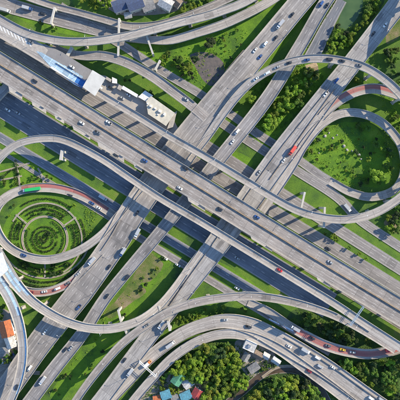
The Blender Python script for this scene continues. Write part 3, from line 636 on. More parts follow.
def truck_parts(L_, h, boxcol):
    return [('cab', loft('cab', [(L_/2-2.2, 1.15, 1.05, .6, 2.7), (L_/2-.9, 1.15, 1.0, .6, 2.75), (L_/2-.2, 1.12, .98, .6, 1.9), (L_/2, 1.05, .95, .65, 1.2)], PAINT['white']), True, (0, 0, 0)),
            ('cargo_box', boxmesh('cargo_box', [(-L_/2, L_/2-2.5, -1.22, 1.22, 1.0, h)], PAINT[boxcol]), False, (0, 0, 0)),
            ('chassis', boxmesh('chassis', [(-L_/2+.2, L_/2-2.0, -.5, .5, .55, .98)], M_RUB), False, (0, 0, 0)),
            ('windshield', boxmesh('windshield', [(L_/2-.85, L_/2-.15, -.85, .85, 1.95, 2.6, (.5, .95))], M_GLASS), False, (0, 0, 0))]
CARS['truck_white'] = truck_parts(8.0, 3.3, 'silver'); CARS['truck_green'] = truck_parts(14.5, 3.6, 'green'); CARS['truck_pink'] = truck_parts(8.5, 3.5, 'pink'); CARS['truck_orange'] = truck_parts(6.5, 3.0, 'white')
CARS['bus'] = [('body', loft('body', [(-5.5, 1.2, 1.1, .4, 3.1), (-5.3, 1.25, 1.15, .35, 3.2), (5.2, 1.25, 1.15, .35, 3.2), (5.5, 1.18, 1.05, .4, 2.9)], PAINT['white']), True, (0, 0, 0)),
               ('side_window', boxmesh('side_window', [(-5.0, 4.8, -1.27, 1.27, 1.6, 2.5)], M_GLASS), False, (0, 0, 0)),
               ('air_conditioner', boxmesh('air_conditioner', [(-2, .5, -.7, .7, 3.15, 3.45, (.9, .9))], M_WHITE), False, (0, 0, 0))]
def vehicle(kind, loc, rz, colour, label, group, pitch=0.0, catname=None):
    nm = {'car': 'car', 'van': 'van', 'pickup': 'pickup_truck', 'bus': 'bus'}.get(kind, 'truck')
    t = thing(nm, label, nm.replace('_', ' '), loc, rz, group); t.rotation_euler = (0, pitch, rz)
    for pn, me, painted, off in CARS[kind]:
        o = bpy.data.objects.new(pn, me); COL.objects.link(o); o.parent = t; o.location = off
        if painted: o.material_slots[0].link = 'OBJECT'; o.material_slots[0].material = PAINT[colour]
    if nm in ('car', 'van', 'pickup_truck'):
        wx, wy, wm, r = (1.35, 1.45)[nm != 'car'], .80, W_CAR, .33
    else:
        L_ = {'truck_white': 8, 'truck_green': 14.5, 'truck_pink': 8.5, 'truck_orange': 6.5, 'bus': 11}[kind]; wx, wy, wm, r = L_/2-1.4, 1.08, W_BIG, .5
    for a in (-1, 1):
        for b in (-1, 1):
            o = bpy.data.objects.new('wheel', wm); COL.objects.link(o); o.parent = t; o.location = (a*wx, b*wy, r)
    return t
ALL = {k: v_[0] for k, v_ in DECKS.items()}
def put(key, px, py, colour, label, kind='car', rev=False, group=None):
    if key in ALL: ln, zb = ALL[key], 0.045
    else: ln, zb = ROADS[key], 0.5
    z = ln.P[len(ln.P)//2].z
    for _ in range(3):
        p = at(px, py, z); i, d = ln.near(p.x, p.y); z = ln.P[i].z
    T = ln.T[i]; rz = math.atan2(T.y, T.x)+(math.pi if rev else 0)
    p = at(px, py, z); j = min(i+1, len(ln.P)-1); k = max(i-1, 0)
    sl_ = (ln.P[j].z-ln.P[k].z)/max(.1, (ln.P[j]-ln.P[k]).to_2d().length)
    lift = zb if key in ALL else ROADZ.get(key, 0.3)
    return vehicle(kind, (p.x, p.y, z+lift), rz, colour, label, group or 'vehicles driving on the interchange', pitch=-math.atan(sl_)*(-1 if rev else 1))
ROADZ = {}
_z = 0.02
for k in ROADS:
    _z += 0.025; ROADZ[k] = _z+0.015
V = [
 ('main', 35, 81, 'dark', 'dark car alone near the left end of the main expressway, upper carriageway', 'car', 1),
 ('main', 82, 123, 'white', 'white car on the lower carriageway, leftmost pale one of the main expressway', 'car', 0),
 ('main', 98, 132.5, 'grey', 'grey car trailing close behind two white cars left of the centre', 'pickup', 0),
 ('main', 109, 122.5, 'white', 'white pickup on the upper carriageway opposite the plaza office', 'pickup', 1),
 ('main', 116, 155.5, 'dark', 'dark car hugging the lower left shoulder beside the long lay-by', 'car', 0),
 ('main', 145, 160.5, 'blue', 'dark blue car in mid carriageway left of the picture centre', 'car', 0),
 ('main', 185, 168, 'dark', 'dark pickup on the upper carriageway just left of the ring ramp crossing', 'pickup', 1),
 ('main', 180, 188, 'white', 'white sedan close to the expressway crossing of the left diagonal viaduct', 'car', 0),
 ('main', 220, 209, 'dark', 'black sedan past the central crossing on the lower carriageway', 'car', 0),
 ('main', 257, 217, 'blue', 'blue sedan on the upper carriageway above the red car', 'car', 1),
 ('main', 330, 262, 'silver', 'silver sedan on the right half of the main expressway', 'car', 1),
 ('sw_flyover', 279.5, 270, 'red', 'red car alone on the narrow lower flyover', 'car', 0),
 ('ne_left', 292, 15, 'dark', 'dark car highest up the left wide diagonal viaduct', 'car', 0),
 ('ne_left', 280, 25, 'white', 'white box truck with long shadow near the top of the left diagonal viaduct', 'truck_white', 0),
 ('ne_left', 275.5, 38, 'dark', 'dark car right below the white box truck', 'car', 0),
 ('ne_left', 265, 44.5, 'white', 'white van in the middle of the left diagonal viaduct top stretch', 'van', 0),
 ('ne_left', 255, 50.5, 'white', 'white car at the left lane where the tan widened edge begins', 'car', 0),
 ('ne_left', 260, 57, 'blue', 'blue car in the right lane near the ring ramp start', 'car', 0),
 ('ne_flyover_ring', 256, 79, 'white', 'white car lowest in the queue on the ring flyover', 'car', 0),
 ('ne_flyover_ring', 267, 73.5, 'white', 'white van second in the queue down the ring flyover', 'van', 0),
 ('ne_flyover_ring', 277, 67.5, 'silver', 'silver car third from the lower end of the ring queue', 'car', 0),
 ('ne_flyover_ring', 289, 63, 'dark', 'black car in the ring queue left of the trees', 'car', 0),
 ('ne_flyover_ring', 307, 60, 'blue', 'blue car on the ring just above the roofed hut', 'car', 0),
 ('ne_flyover_ring', 329, 59.5, 'dark', 'dark van on the top of the ring before the viaduct crossing', 'van', 0),
 ('ne_flyover_ring', 342, 61, 'dark', 'dark sedan crossing over the right wide viaduct on the ring', 'car', 0),
 ('ne_flyover_ring', 359, 65.5, 'grey', 'grey car highest in the queue on the ring past the viaduct', 'car', 0),
 ('ne_right', 373, 34, 'dark', 'dark car on the right wide viaduct near the top right corner', 'car', 0),
 ('ne_right', 385, 25, 'white', 'white car nearest the top right corner', 'car', 0),
 ('ne_right', 325.5, 94, 'white', 'white pickup below the ring shadow on the right wide viaduct', 'pickup', 0),
 ('ne_right', 336, 81, 'blue', 'blue van inside the ring shadow on the right wide viaduct', 'van', 0),
 ('ne_right', 292, 151, 'pink', 'truck with bright red box on the right wide viaduct', 'truck_pink', 0),
 ('ne_right', 283.5, 160.5, 'white', 'white car trailing the bright red truck', 'car', 0),
 ('ne_right', 259, 172.5, 'silver', 'silver car at the left edge of the right viaduct just above the narrow flyover', 'car', 0),
 ('ne_mid', 237, 132, 'white', 'white van upper one of two on the slim viaduct above the centre', 'van', 0),
 ('ne_mid', 232.5, 142, 'white', 'white sedan lower one of two on the slim viaduct above the centre', 'car', 0),
 ('ne_mid', 321, 4.5, 'blue', 'blue van at the top end of the slim viaduct', 'van', 0),
 ('ne_mid', 327, 5.5, 'dark', 'black sedan at the top end of the slim viaduct', 'car', 0),
 ('ne_left', 137.5, 233, 'white', 'white truck on the left diagonal viaduct below the centre', 'truck_white', 0),
 ('ne_left', 137, 213, 'dark', 'dark sedan right after the left diagonal viaduct leaves the expressway shade', 'car', 0),
 ('ne_left', 123, 252, 'blue', 'blue truck cab with silver box, on the left diagonal viaduct', 'truck_white', 0),
 ('ne_left', 109, 267, 'dark', 'dark sedan following below the blue cab truck', 'car', 0),
 ('ne_left', 79, 307, 'blue', 'blue sedan on the left diagonal viaduct just above the crossing flyover', 'pickup', 0),
 ('ne_left', 45, 332, 'white', 'white car inside the flyover shadow at lower left', 'car', 0),
 ('ne_left', 30, 368, 'white', 'white van low on the left diagonal viaduct beside the green verge', 'van', 0),
 ('ne_mid', 127, 277, 'dark', 'dark van on the slim viaduct below the expressway', 'van', 0),
 ('ne_mid', 107, 296, 'dark', 'dark sedan on the slim viaduct before the bowing flyover', 'car', 0),
 ('ne_mid', 71, 348, 'silver', 'silver sedan right one of a close pair on the slim viaduct', 'car', 0),
 ('ne_mid', 65.5, 349.5, 'dark', 'dark sedan left one of a close pair on the slim viaduct', 'car', 0),
 ('ne_mid', 43, 380, 'white', 'white truck lowest on the slim viaduct', 'truck_white', 0),
 ('ne_right', 181.5, 286, 'dark', 'dark sedan on the right viaduct lower stretch near the loop branch', 'car', 0),
 ('ne_right', 161, 324.5, 'white', 'white truck just before the merging ramp crosses over', 'truck_white', 0),
 ('south_merge', 147, 325, 'grey', 'grey sedan on the curved merging ramp at its crossing', 'car', 0),
 ('ne_right', 124.5, 360, 'dark', 'dark sedan upper one at the foot of the right viaduct', 'car', 0),
 ('ne_right', 130, 372, 'silver', 'silver truck at the foot of the right viaduct', 'truck_white', 0),
 ('bottom_inner', 170.5, 344, 'white', 'white truck on the curved highway upper left of the forest', 'truck_white', 0),
 ('bottom_inner', 148, 363, 'orange', 'orange cab truck by the white gantry', 'truck_orange', 0),
 ('bottom_inner', 225, 319.5, 'silver', 'silver sedan on the curve above the forest', 'car', 0),
 ('bottom_inner', 248.5, 326.5, 'dark', 'dark sedan left of the two sign shadows', 'pickup', 0),
 ('bottom_inner', 289, 346, 'white', 'white sedan right of the two sign shadows', 'car', 0),
 ('bottom_inner', 305.5, 350, 'white', 'white truck uppermost of the cluster on the lower right highway', 'truck_white', 0),
 ('bottom_inner', 317.5, 357.5, 'white', 'white van second of the cluster on the lower right highway', 'van', 0),
 ('bottom_inner', 320, 366, 'silver', 'silver van nearest the divider on the lower right highway', 'van', 0),
 ('bottom_inner', 332.5, 367, 'white', 'white sedan last of the cluster on the lower right highway', 'car', 0),
 ('bottom_inner', 371, 398, 'white', 'white van left one of two at the bottom right edge', 'van', 0),
 ('bottom_inner', 381, 399, 'silver', 'silver van right one of two at the bottom right edge', 'van', 0),
 ('bottom_outer', 309, 371, 'maroon', 'maroon sedan on the two lane road by the forest', 'car', 0),
 ('red_right_ramp', 295, 328, 'white', 'white truck entering the right red lane', 'truck_white', 1),
 ('red_right_ramp', 312, 338, 'dark', 'dark sedan first behind the truck on the right red lane', 'car', 1),
 ('red_right_ramp', 328, 345.5, 'grey', 'grey sedan on the right red lane left of the yellow taxi', 'car', 1),
 ('red_right_ramp', 342.5, 349.5, 'yellow', 'yellow taxi on the right red lane', 'car', 1),
 ('red_right_ramp', 352.5, 352, 'silver', 'silver sedan on the right red lane right of the yellow taxi', 'car', 1),
 ('red_right_ramp', 392, 348.5, 'red', 'red bus where the right red lane slips under the flyover', 'bus', 1),
 ('garden_loop', 32, 189.5, 'white', 'long truck with bright green box on the garden loop', 'truck_green', 1),
 ('garden_loop', 70, 195.5, 'dark', 'dark sedan on the garden loop right of the green truck', 'car', 1),
 ('garden_loop', 92, 203, 'blue', 'blue sedan where the garden loop dips to the underpass', 'car', 1),
 ('garden_loop', 99, 208, 'white', 'white sedan entering the underpass of the garden loop', 'car', 1),
 ('garden_loop', 24, 255, 'blue', 'blue sedan on the lower left bend of the garden loop', 'car', 0),
 ('red_lower_ramp', 31, 292, 'maroon', 'maroon sedan leftmost in the lower red lane queue', 'car', 0),
 ('red_lower_ramp', 44.5, 291.5, 'white', 'white sedan in the lower red lane queue beside the maroon one', 'car', 0),
 ('red_lower_ramp', 57.5, 288.5, 'white', 'white van in the middle of the lower red lane queue', 'van', 0),
 ('red_lower_ramp', 68, 283, 'grey', 'grey sedan in the lower red lane queue', 'car', 0),
 ('red_lower_ramp', 78, 274, 'silver', 'silver sedan near the upper end of the lower red lane queue', 'car', 0),
 ('red_lower_ramp', 92, 261, 'white', 'white truck topmost in the lower red lane queue', 'truck_white', 0),
 ('west_south', 17, 387, 'dark', 'dark sedan on the left edge flyover near the bottom', 'car', 0),
 ('south_far', 165, 258, 'white', 'white pickup on the ground road between slim and right viaducts', 'pickup', 0),
 ('south_far', 178, 265, 'white', 'white sedan on the ground road close to the right viaduct', 'car', 0),
 ('south_outer', 237, 288, 'white', 'white sedan on the ground road right of the right viaduct', 'car', 0),
 ('south_outer', 104, 198, 'silver', 'silver truck in deep shade beside the garden loop exit', 'truck_white', 0),
 ('south', 8, 110, 'white', 'white sedan in deep shade at left, upper one', 'car', 0),
 ('south', 18, 113, 'silver', 'silver sedan in deep shade at left, right hand one', 'car', 0),
 ('service', 328, 248.5, 'dark', 'dark sedan on the service road along the right part of the expressway', 'car', 1),
 ('north_outer', 347, 208, 'white', 'white truck on the ground road under the ring at right', 'truck_white', 0),
 ('top_wide', 28, 9, 'blue', 'blue truck in the top left wide road', 'truck_white', 0),
 ('top_wide', 43, 14, 'dark', 'dark sedan ahead of the blue truck at top left', 'car', 0),
 ('top_wide', 6, 11, 'white', 'white truck by the top left corner', 'truck_white', 0),
 ('plaza_bypass', 186, 99, 'silver', 'silver sedan on the tan bypass ramp above the plaza', 'car', 0),
 ('south', 237, 258, 'silver', 'silver sedan in deep shade right of the pale viaduct crossing', 'car', 1),
]
SH = {'blue': (0,), }
for e in V:
    key, px, py, colour, label, kind, rev = e
    put(key, px, py, colour, label, kind, bool(rev))
# plaza and yard parked cars
for px, py, c_, lab in ((128, 95, 'white', 'white sedan waiting on the plaza below the kiosk'), (122, 98, 'silver', 'silver sedan on the plaza middle'), (111, 88, 'dark', 'dark sedan leaving the toll canopy'), (72, 67, 'white', 'white sedan on the approach between blue panels'), (31, 42, 'grey', 'grey sedan by the hatched gore')):
    zz = 10.6 if px < 75 else .33; p = at(px, py, zz); vehicle('car', (p.x, p.y, zz), R(-31), c_, lab, 'cars at the toll plaza')
cols = ['white', 'silver', 'dark', 'red', 'white', 'grey', 'blue', 'white', 'silver', 'maroon', 'white']
spots = [(4, 362, 20, 'nearest the orange roof'), (8, 378, 70, 'by the flyover side'), (3, 385, 75, 'mid left edge'), (3.5, 392, 15, 'low left edge'), (9, 392, 80, 'lowest by the flyover'), (27, 356, 60, 'just right of the left flyover'), (12, 355, 30, 'between the roofs and flyover')]
for (px, py, a, w_), c_ in zip(spots, cols):
    p = at(px, py); vehicle('car', (p.x, p.y, .1), R(a), c_, '%s parked car in the lower left yard, %s' % (c_, w_), 'cars parked in the lower left yard')

# ------------------------------------------------------------------ houses
def house(px, py, w_, d_, h, ang, roofm, label, cat='house', flat=False, wall=M_WHITE, rz=1.6):
    p = at(px, py, h); t = thing('house', label, cat, (p.x, p.y, 0), R(ang))
    mb = MB(); mb.box(-w_/2, w_/2, -d_/2, d_/2, -.1, h); mb.build('wall', wall, t)
    if flat:
        mb = MB(); mb.box(-w_/2-.3, w_/2+.3, -d_/2-.3, d_/2+.3, h+.003, h+.35)
        r = mb.build('roof', roofm, t)
        for s_ in (-1, 1):
            q = MB(); q.box(-w_/2-.3, w_/2+.3, s_*(d_/2+.15)-.12, s_*(d_/2+.15)+.12, h+.352, h+.9); q.build('parapet', wall, r)
        q = MB(); q.box(-w_*.2, w_*.05, -d_*.2, d_*.15, h+.353, h+1.6); q.build('rooftop_unit', M_METAL, r)
    else:
        e = .6; W2, D2 = w_/2+e, d_/2+e; zr = h+rz
        v = [(-W2, -D2, h-.2), (W2, -D2, h-.2), (W2, D2, h-.2), (-W2, D2, h-.2), (-W2, 0, zr), (W2, 0, zr)]
        v2 = [(x, y, z-.18) for x, y, z in v]
        f = [(0, 1, 5, 4), (2, 3, 4, 5), (7+0, 6+0, 10, 11), (9, 8, 11, 10)]+[(0, 6, 7, 1), (2, 8, 9, 3), (1, 7, 11, 5), (5, 11, 8, 2), (3, 9, 10, 4), (4, 10, 6, 0)]
        build('roof', v+v2, f, roofm, t)
        build('gable', [(-w_/2, -d_/2, h), (-w_/2, d_/2, h), (-w_/2, 0, zr-.3), (w_/2, -d_/2, h), (w_/2, d_/2, h), (w_/2, 0, zr-.3)], [(0, 2, 1), (3, 4, 5)], wall, t)
    for s_ in (-1, 1):
        for k in (-.28, .28):
            mb = MB(); x = k*w_; y = s_*d_/2; mb.box(x-.6, x+.6, y-.04, y+.04, 1.0, 2.2); mb.build('window', M_GLASS, t)
    mb = MB(); mb.box(-.45, .45, d_/2-.03, d_/2+.05, 0, 2.05); mb.build('door', M_BARK, t)
    return t
def rm(n, c):
    m = mat('roof_'+n, c, tuple(x*.5+.02 for x in c), 0.9, detail=8); t = m.node_tree; b = t.nodes['Principled BSDF']; src = b.inputs['Base Color'].links[0].from_socket
    tc = N(t, 'ShaderNodeTexCoord'); sp = N(t, 'ShaderNodeSeparateXYZ'); t.links.new(tc.outputs['Object'], sp.inputs[0])
    a = N(t, 'ShaderNodeMath', operation='MULTIPLY'); a.inputs[1].default_value = 1.1; t.links.new(sp.outputs[0], a.inputs[0]); fr = N(t, 'ShaderNodeMath', operation='FRACT'); t.links.new(a.outputs[0], fr.inputs[0])
    lt = N(t, 'ShaderNodeMath', operation='LESS_THAN'); lt.inputs[1].default_value = .16; t.links.new(fr.outputs[0], lt.inputs[0]); ma = N(t, 'ShaderNodeMath', operation='MULTIPLY_ADD'); ma.inputs[1].default_value = -.3; ma.inputs[2].default_value = 1; t.links.new(lt.outputs[0], ma.inputs[0])
    vm = N(t, 'ShaderNodeVectorMath', operation='SCALE'); t.links.new(src, vm.inputs[0]); t.links.new(ma.outputs[0], vm.inputs['Scale']); t.links.new(vm.outputs[0], b.inputs['Base Color'])
    return m
RO, RW, RG, RB, RR, RBD, RGY, RC = rm('orange', (.58, .17, .06)), rm('white', (.62, .60, .57)), rm('green', (.10, .33, .19)), rm('cyan', (.12, .36, .46)), rm('red', (.42, .06, .06)), rm('navy', (.07, .10, .19)), rm('grey', (.30, .29, .28)), rm('brown', (.24, .17, .12))
house(6, 329, 12, 9, 6, -75, RO, 'house with bright orange roof under the left edge flyover')
house(10, 342, 9, 6.5, 5, -70, RW, 'white roofed house just below the orange roof')
house(4, 352, 7, 6, 4, 10, RGY, 'small grey roofed house at the left edge below the white roof')
house(4, 398, 7, 6, 4, 15, RW, 'pale roofed house in the bottom left corner')
house(250, 346, 9, 7, 6, -25, RW, 'white flat roofed house at the forest edge near the creek', flat=True)
house(258, 355, 6, 5, 4, -30, RC, 'brown roofed shack right of the white flat roofed house')
house(266, 356, 4.5, 4, 3.5, -30, RW, 'small white roofed shack nearest the outer road bend')
house(246, 357, 6, 4.5, 3.5, 60, RGY, 'grey roofed shed below the white flat roofed house')
house(254, 368, 8, 5.5, 3.5, 35, RGY, 'grey long shed beside the creek')
house(276, 361, 6, 4, 3.5, -35, RW, 'white roofed hut squeezed between the creek and outer road')
house(178, 379, 9, 7, 6, 55, RG, 'green roofed house left of the forest at the bottom')
house(188, 383.5, 7, 6, 5, 35, RW, 'white roofed house between green and red roofs')
house(197, 394, 7, 7, 5, 60, RR, 'red roofed house at the bottom edge')
house(166, 395, 7, 6, 5, 20, RB, 'cyan roofed house left one at the bottom edge')
house(186, 396, 8, 6, 5, 25, RB, 'cyan roofed house right one, beside the red roof')
house(175, 398, 5, 5, 4, 20, RGY, 'small grey roofed house between the two cyan roofs')
house(157, 399, 5, 4, 4, 10, RO, 'small orange roofed house at the bottom edge by the road')
house(120, 5, 11, 8, 7, 20, RBD, 'navy roofed building leftmost of the row at the top edge')
house(135, 3, 12, 9, 8, 20, RBD, 'navy roofed building middle of the row at the top edge')
house(148, 5, 9, 8, 6, 20, RGY, 'grey roofed building right of the navy roofs at the top edge')
house(166, 3, 10, 8, 7, -30, RW, 'white roofed building at the top edge')
house(176, 1, 8, 6, 6, -40, RC, 'brown roofed building beside the white one at the top edge')
house(128, 15, 5, 4, 3, 10, RW, 'tiny pale hut by the top edge above the flyover bend')
house(312, 68, 8, 6, 4, 15, rm('tan', (.50, .36, .20)), 'tan roofed hut under the ring among the trees')
house(353, 8, 3, 2.5, 2.5, 0, RW, 'tiny white shed beside the green pond') if False else None

# ------------------------------------------------------------------ gantries and signs
def gantry(px, py, z, length, ang, label, panels=(), m=M_METAL):
    p = at(px, py, z); t = thing('sign_gantry', label, 'gantry', (p.x, p.y, 0), R(ang))
    for s_ in (-1, 1):
        mb = MB(); mb.box(s_*length/2-.25, s_*length/2+.25, -.25, .25, 0, z+.2); mb.build('post', m, t)
    mb = MB()
    for yy in (-.6, .6):
        for zz in (-.5, .5): mb.box(-length/2, length/2, yy-.1, yy+.1, z+zz-.1, z+zz+.1)
    k = -length/2
    while k < length/2: mb.cyl((k, -.6, z-.5), (k+1.2, .6, z+.5), .06, n=5); mb.cyl((k, .6, z-.5), (k+1.2, -.6, z+.5), .06, n=5); k += 1.2
    mb.build('truss', m, t)
    for c_, wd, h in panels:
        mb = MB(); mb.box(c_-wd/2, c_+wd/2, -.95, -.75, z-h/2, z+h/2); mb.build('sign_panel', mat('sign_blue', (.03, .10, .30), None, 1), t)
gantry(147.5, 369, 11, 17, -42, 'white gantry spanning the curved highway near its orange cab truck', m=M_WHITE)
gantry(357, 316, 23, 17, 55, 'pale blue gantry over the merging flyovers at right', m=mat('gantry_blue', (.35, .45, .55), None, 1))
def shadow_billboard(px, py, ang, label):  # unseen board, added only to cast the twin dark rectangles on the highway
    p = at(px, py, 9); t = thing('shadow_billboard', label, 'shadow_billboard', (p.x, p.y, 0), R(ang))
    for c_ in (-6, 6):
        mb = MB(); mb.box(c_-4.4, c_+4.4, -.18, .18, 6.6, 10.8); mb.build('panel', mat('sign_blue', (.05, .12, .30), None, 1), t)
        for k in (-3, 3):
            mb = MB(); mb.box(c_+k-.15, c_+k+.15, .2, .5, 0, 10.6); mb.build('post', M_METAL, t)
shadow_billboard(281, 325, -26, 'twin panel dark board on posts, added to cast two shadows on the wide curved highway')

# ------------------------------------------------------------------ vegetation
def crown_mesh(name, seed, rad, hgt, nleaf, lobes, leaf=0.55, mats=(0,), flat=0.8):
    r = random.Random(seed); v = []; f = []
    L_ = []
    for i in range(lobes):
        a = r.uniform(0, 6.283); q = rad*math.sqrt(r.uniform(0, .75)); L_.append((Vector((q*math.cos(a), q*math.sin(a), hgt*r.uniform(.45, .9))), rad*r.uniform(.24, .46)))
    for i in range(nleaf):
        c, lr = L_[r.randrange(lobes)]
        d = Vector((r.gauss(0, 1), r.gauss(0, 1), r.gauss(0, 1))).normalized(); p = c+Vector((d.x, d.y, d.z*flat))*lr*(r.uniform(.55, 1.08))
        n = (d+Vector((r.gauss(0, .5), r.gauss(0, .5), r.gauss(0, .5)+.75))).normalized(); a = n.orthogonal().normalized(); b = n.cross(a); th = r.uniform(0, 6.28)
        a, b = a*math.cos(th)+b*math.sin(th), b*math.cos(th)-a*math.sin(th); s_ = leaf*r.uniform(.5, 1.25); k = len(v)
        v += [p+a*s_, p+b*s_*.6, p-a*s_, p-b*s_*.6]; f.append((k, k+1, k+2, k+3))
    me = bpy.data.meshes.new(name); me.from_pydata([tuple(x) for x in v], [], f); return me, L_
def trunk_mesh(L_, hgt, rad):
    mb = MB(); mb.cyl((0, 0, -.2), (0, 0, hgt*.45), rad*.09, rad*.06, n=7)
    for c, lr in L_[:6]: mb.cyl((0, 0, hgt*.4), tuple(c), rad*.045, rad*.015, n=5)
    me = bpy.data.meshes.new('trunk'); me.from_pydata(mb.v, [], mb.f); me.materials.append(M_BARK); return me
PROTO = []
for i in range(10):
    rad, hgt = 3.0, rng.uniform(5.5, 7.5); me, L_ = crown_mesh('crown', 100+i, rad, hgt, 1500, rng.randint(9, 15), leaf=.42); me.materials.append(M_LEAF[0]); PROTO.append((me, trunk_mesh(L_, hgt, rad)))
def blocked(px, py, r_px, dk=True):
    p = at(px, py)
    for k, ln in ROADS.items():
        if k in ('creek',) and False: continue
        i, d = ln.near(p.x, p.y)
        if d < ln.W[i]/2+r_px*S*.7: return True
    if dk:
        for k, (ln, _r) in DECKS.items():
            i, d = ln.near(p.x, p.y)
            if d < ln.W[i]/2+r_px*S*.75+.3: return True
    return False
TREES = []
def tree(px, py, r_px, mi, label, group, force=False, name='tree'):
    if not force and blocked(px, py, r_px): return False
    for (x, y, r_) in TREES:
        if not force and math.hypot(x-px, y-py) < (r_+r_px)*.55: return False
    TREES.append((px, py, r_px)); k = r_px*S/3.0
    p = at(px, py); t = thing(name, label, 'tree' if name == 'tree' else 'shrub', (p.x, p.y, 0), rng.uniform(0, 6.28), group); t.scale = (k, k, k*rng.uniform(.85, 1.15))
    cm, tm = PROTO[rng.randrange(len(PROTO))]
    o = bpy.data.objects.new('crown', cm); COL.objects.link(o); o.parent = t; o.material_slots[0].link = 'OBJECT'; o.material_slots[0].material = M_LEAF[mi]
    if name == 'tree': o = bpy.data.objects.new('trunk', tm); COL.objects.link(o); o.parent = t
    return True
def inpoly(x, y, P):
    c = False; n = len(P)
    for i in range(n):
        (x0, y0), (x1, y1) = P[i], P[i-1]
        if (y0 > y) != (y1 > y) and x < (x1-x0)*(y-y0)/(y1-y0)+x0: c = not c
    return c
def wood(P, n, r0, r1, mis, label, group, name='tree', tries=12):
    xs = [p[0] for p in P]; ys = [p[1] for p in P]; k = 0
    for _ in range(n*tries):
        if k >= n: break
        x, y = rng.uniform(min(xs), max(xs)), rng.uniform(min(ys), max(ys))
        if inpoly(x, y, P) and tree(x, y, rng.uniform(r0, r1), rng.choice(mis), label, group, name=name): k += 1
# distinct trees first
tree(376, 176, 7.5, 0, 'big round bright tree alone at the right of the loop lawn', None, True)
tree(187, 70, 5.0, 0, 'bright tree at the left tip of the bare soil patch', None, True)
tree(180, 61, 4.5, 1, 'green tree up left of the bare soil patch', None, True)
tree(210, 45, 5.5, 2, 'dark round tree above the bare soil patch', None, True)
tree(196, 60, 4.0, 2, 'dark tree on the upper left rim of the bare soil patch', None, True)
tree(357, 126, 3.2, 1, 'small tree upper left one in the ring shade on the loop lawn', None, True)
tree(367, 129, 3.0, 1, 'small tree upper right one in the ring shade on the loop lawn', None, True)
tree(374, 145, 3.6, 1, 'small tree in the middle of the ring shade on the loop lawn', None, True)
tree(366, 160, 3.0, 0, 'small bright tree at the ring shade border on the loop lawn', None, True)
tree(385, 238, 5.0, 0, 'bright tree between the two ground roads near the right edge', None, False)
tree(386, 246, 5.0, 0, 'bright round tree right of the pale road end near the right edge', None, False)
wood([(246, 100), (270, 92), (292, 98), (285, 118), (268, 132), (250, 128), (244, 122)], 13, 3.0, 5.6, [0, 0, 3, 0], 'bright tree in the cluster between the slim and right wide viaducts', 'trees between the two diagonal viaducts')
wood([(270, 85), (300, 66), (325, 70), (318, 90), (295, 108), (285, 100)], 13, 3, 5, [0, 0, 1], 'tree in the cluster beneath the ring left of the right viaduct', 'trees under the ring')
wood([(318, 62), (312, 50), (330, 40), (345, 45), (380, 0), (366, 0), (364, 14), (352, 34), (338, 34), (336, 0), (328, -3), (330, 25), (320, 40)], 40, 2.6, 4.2, [1, 0, 2], 'bushy tree along the bank of the green pond', 'trees around the green pond')
wood([(152, 362), (175, 347), (200, 347), (235, 344), (240, 368), (252, 382), (236, 395), (225, 403), (204, 402), (205, 386), (190, 374), (168, 372)], 95, 3.6, 6.4, [0, 0, 1, 3, 0, 2], 'leafy tree in the bottom forest left of the creek', 'trees of the bottom forest')
wood([(270, 373), (300, 373), (325, 386), (345, 403), (240, 403), (252, 388)], 50, 3.6, 6.2, [0, 1, 0, 3, 2], 'leafy tree in the wood right of the creek', 'trees right of the creek')
wood([(300, 366), (315, 378), (325, 392), (312, 392), (300, 374)], 12, 2.5, 4, [0, 1], 'tree beside the outer bottom road right of the creek', 'trees right of the creek')
wood([(335, 360), (370, 362), (402, 356), (402, 402), (392, 402), (372, 386), (350, 372)], 34, 2.4, 4.6, [1, 1, 0, 2], 'tree on the slope in the lower right corner', 'trees in the lower right corner')
wood([(298, 312), (318, 318), (345, 328), (372, 342), (352, 345), (330, 338), (306, 326)], 22, 2.4, 4.0, [1, 2, 1], 'dark tree between the merging ramp and the right red lane', 'trees between ramp and red lane')
wood([(78, -4), (110, -4), (112, 8), (92, 10)], 12, 2.6, 4.2, [1, 0], 'tree at the top edge left of the navy roofs', 'trees along the top edge')
wood([(182, -4), (225, -4), (214, 4), (196, 9), (180, 12)], 12, 2.6, 4.2, [1, 0, 2], 'tree at the top edge right of the white roofed building', 'trees along the top edge right part')
wood([(385, 55), (402, 35), (402, 85), (394, 80)], 14, 2.4, 4.2, [1, 2], 'tree at the right edge above the ring', 'trees at the right edge')
wood([(384, 205), (402, 202), (402, 240), (395, 234), (378, 222)], 14, 2.6, 4.2, [1, 0, 2], 'tree at the right edge below the ring', 'trees at the right edge below the ring')
wood([(-3, 355), (18, 350), (18, 372), (-3, 375)], 6, 2.4, 3.6, [1, 0], 'tree among the parked cars at lower left', 'trees in the lower left yard')
wood([(-3, 300), (6, 305), (6, 320), (-3, 322)], 4, 2.4, 3.4, [1], 'tree under the left flyover above the orange roof', 'trees by the orange roof')
wood([(160, 372), (172, 376), (185, 390), (160, 392)], 8, 2.4, 3.4, [0, 1], 'tree between the village roofs at the bottom', 'trees between the village roofs')
wood([(262, 362), (275, 362), (272, 370), (258, 376)], 6, 1.8, 2.8, [2, 1], 'tree by the sheds near the creek', 'trees by the creek sheds')
wood([(196, 284), (206, 291), (190, 300), (180, 302)], 5, 2, 3, [1, 0], 'tree in the gap above the curved merging ramp', 'trees in the ramp gap')
wood([(175, 318), (200, 308), (255, 305), (255, 314), (225, 311), (195, 319), (170, 336)], 20, 1.6, 2.8, [1, 0], 'shrub on the verge between merging ramp and curved highway', 'shrubs on the ramp verge', name='shrub')
wood([(315, 236), (330, 232), (360, 254), (378, 268), (360, 266), (330, 246)], 14, 1.4, 2.2, [1, 0], 'shrub on the strip beside the service road at right', 'shrubs on the service road strip', name='shrub')
wood([(2, 160), (30, 160), (70, 182), (40, 184), (2, 186)], 14, 1.4, 2.6, [1, 2], 'shrub in the small garden above the garden loop', 'shrubs above the garden loop', name='shrub')
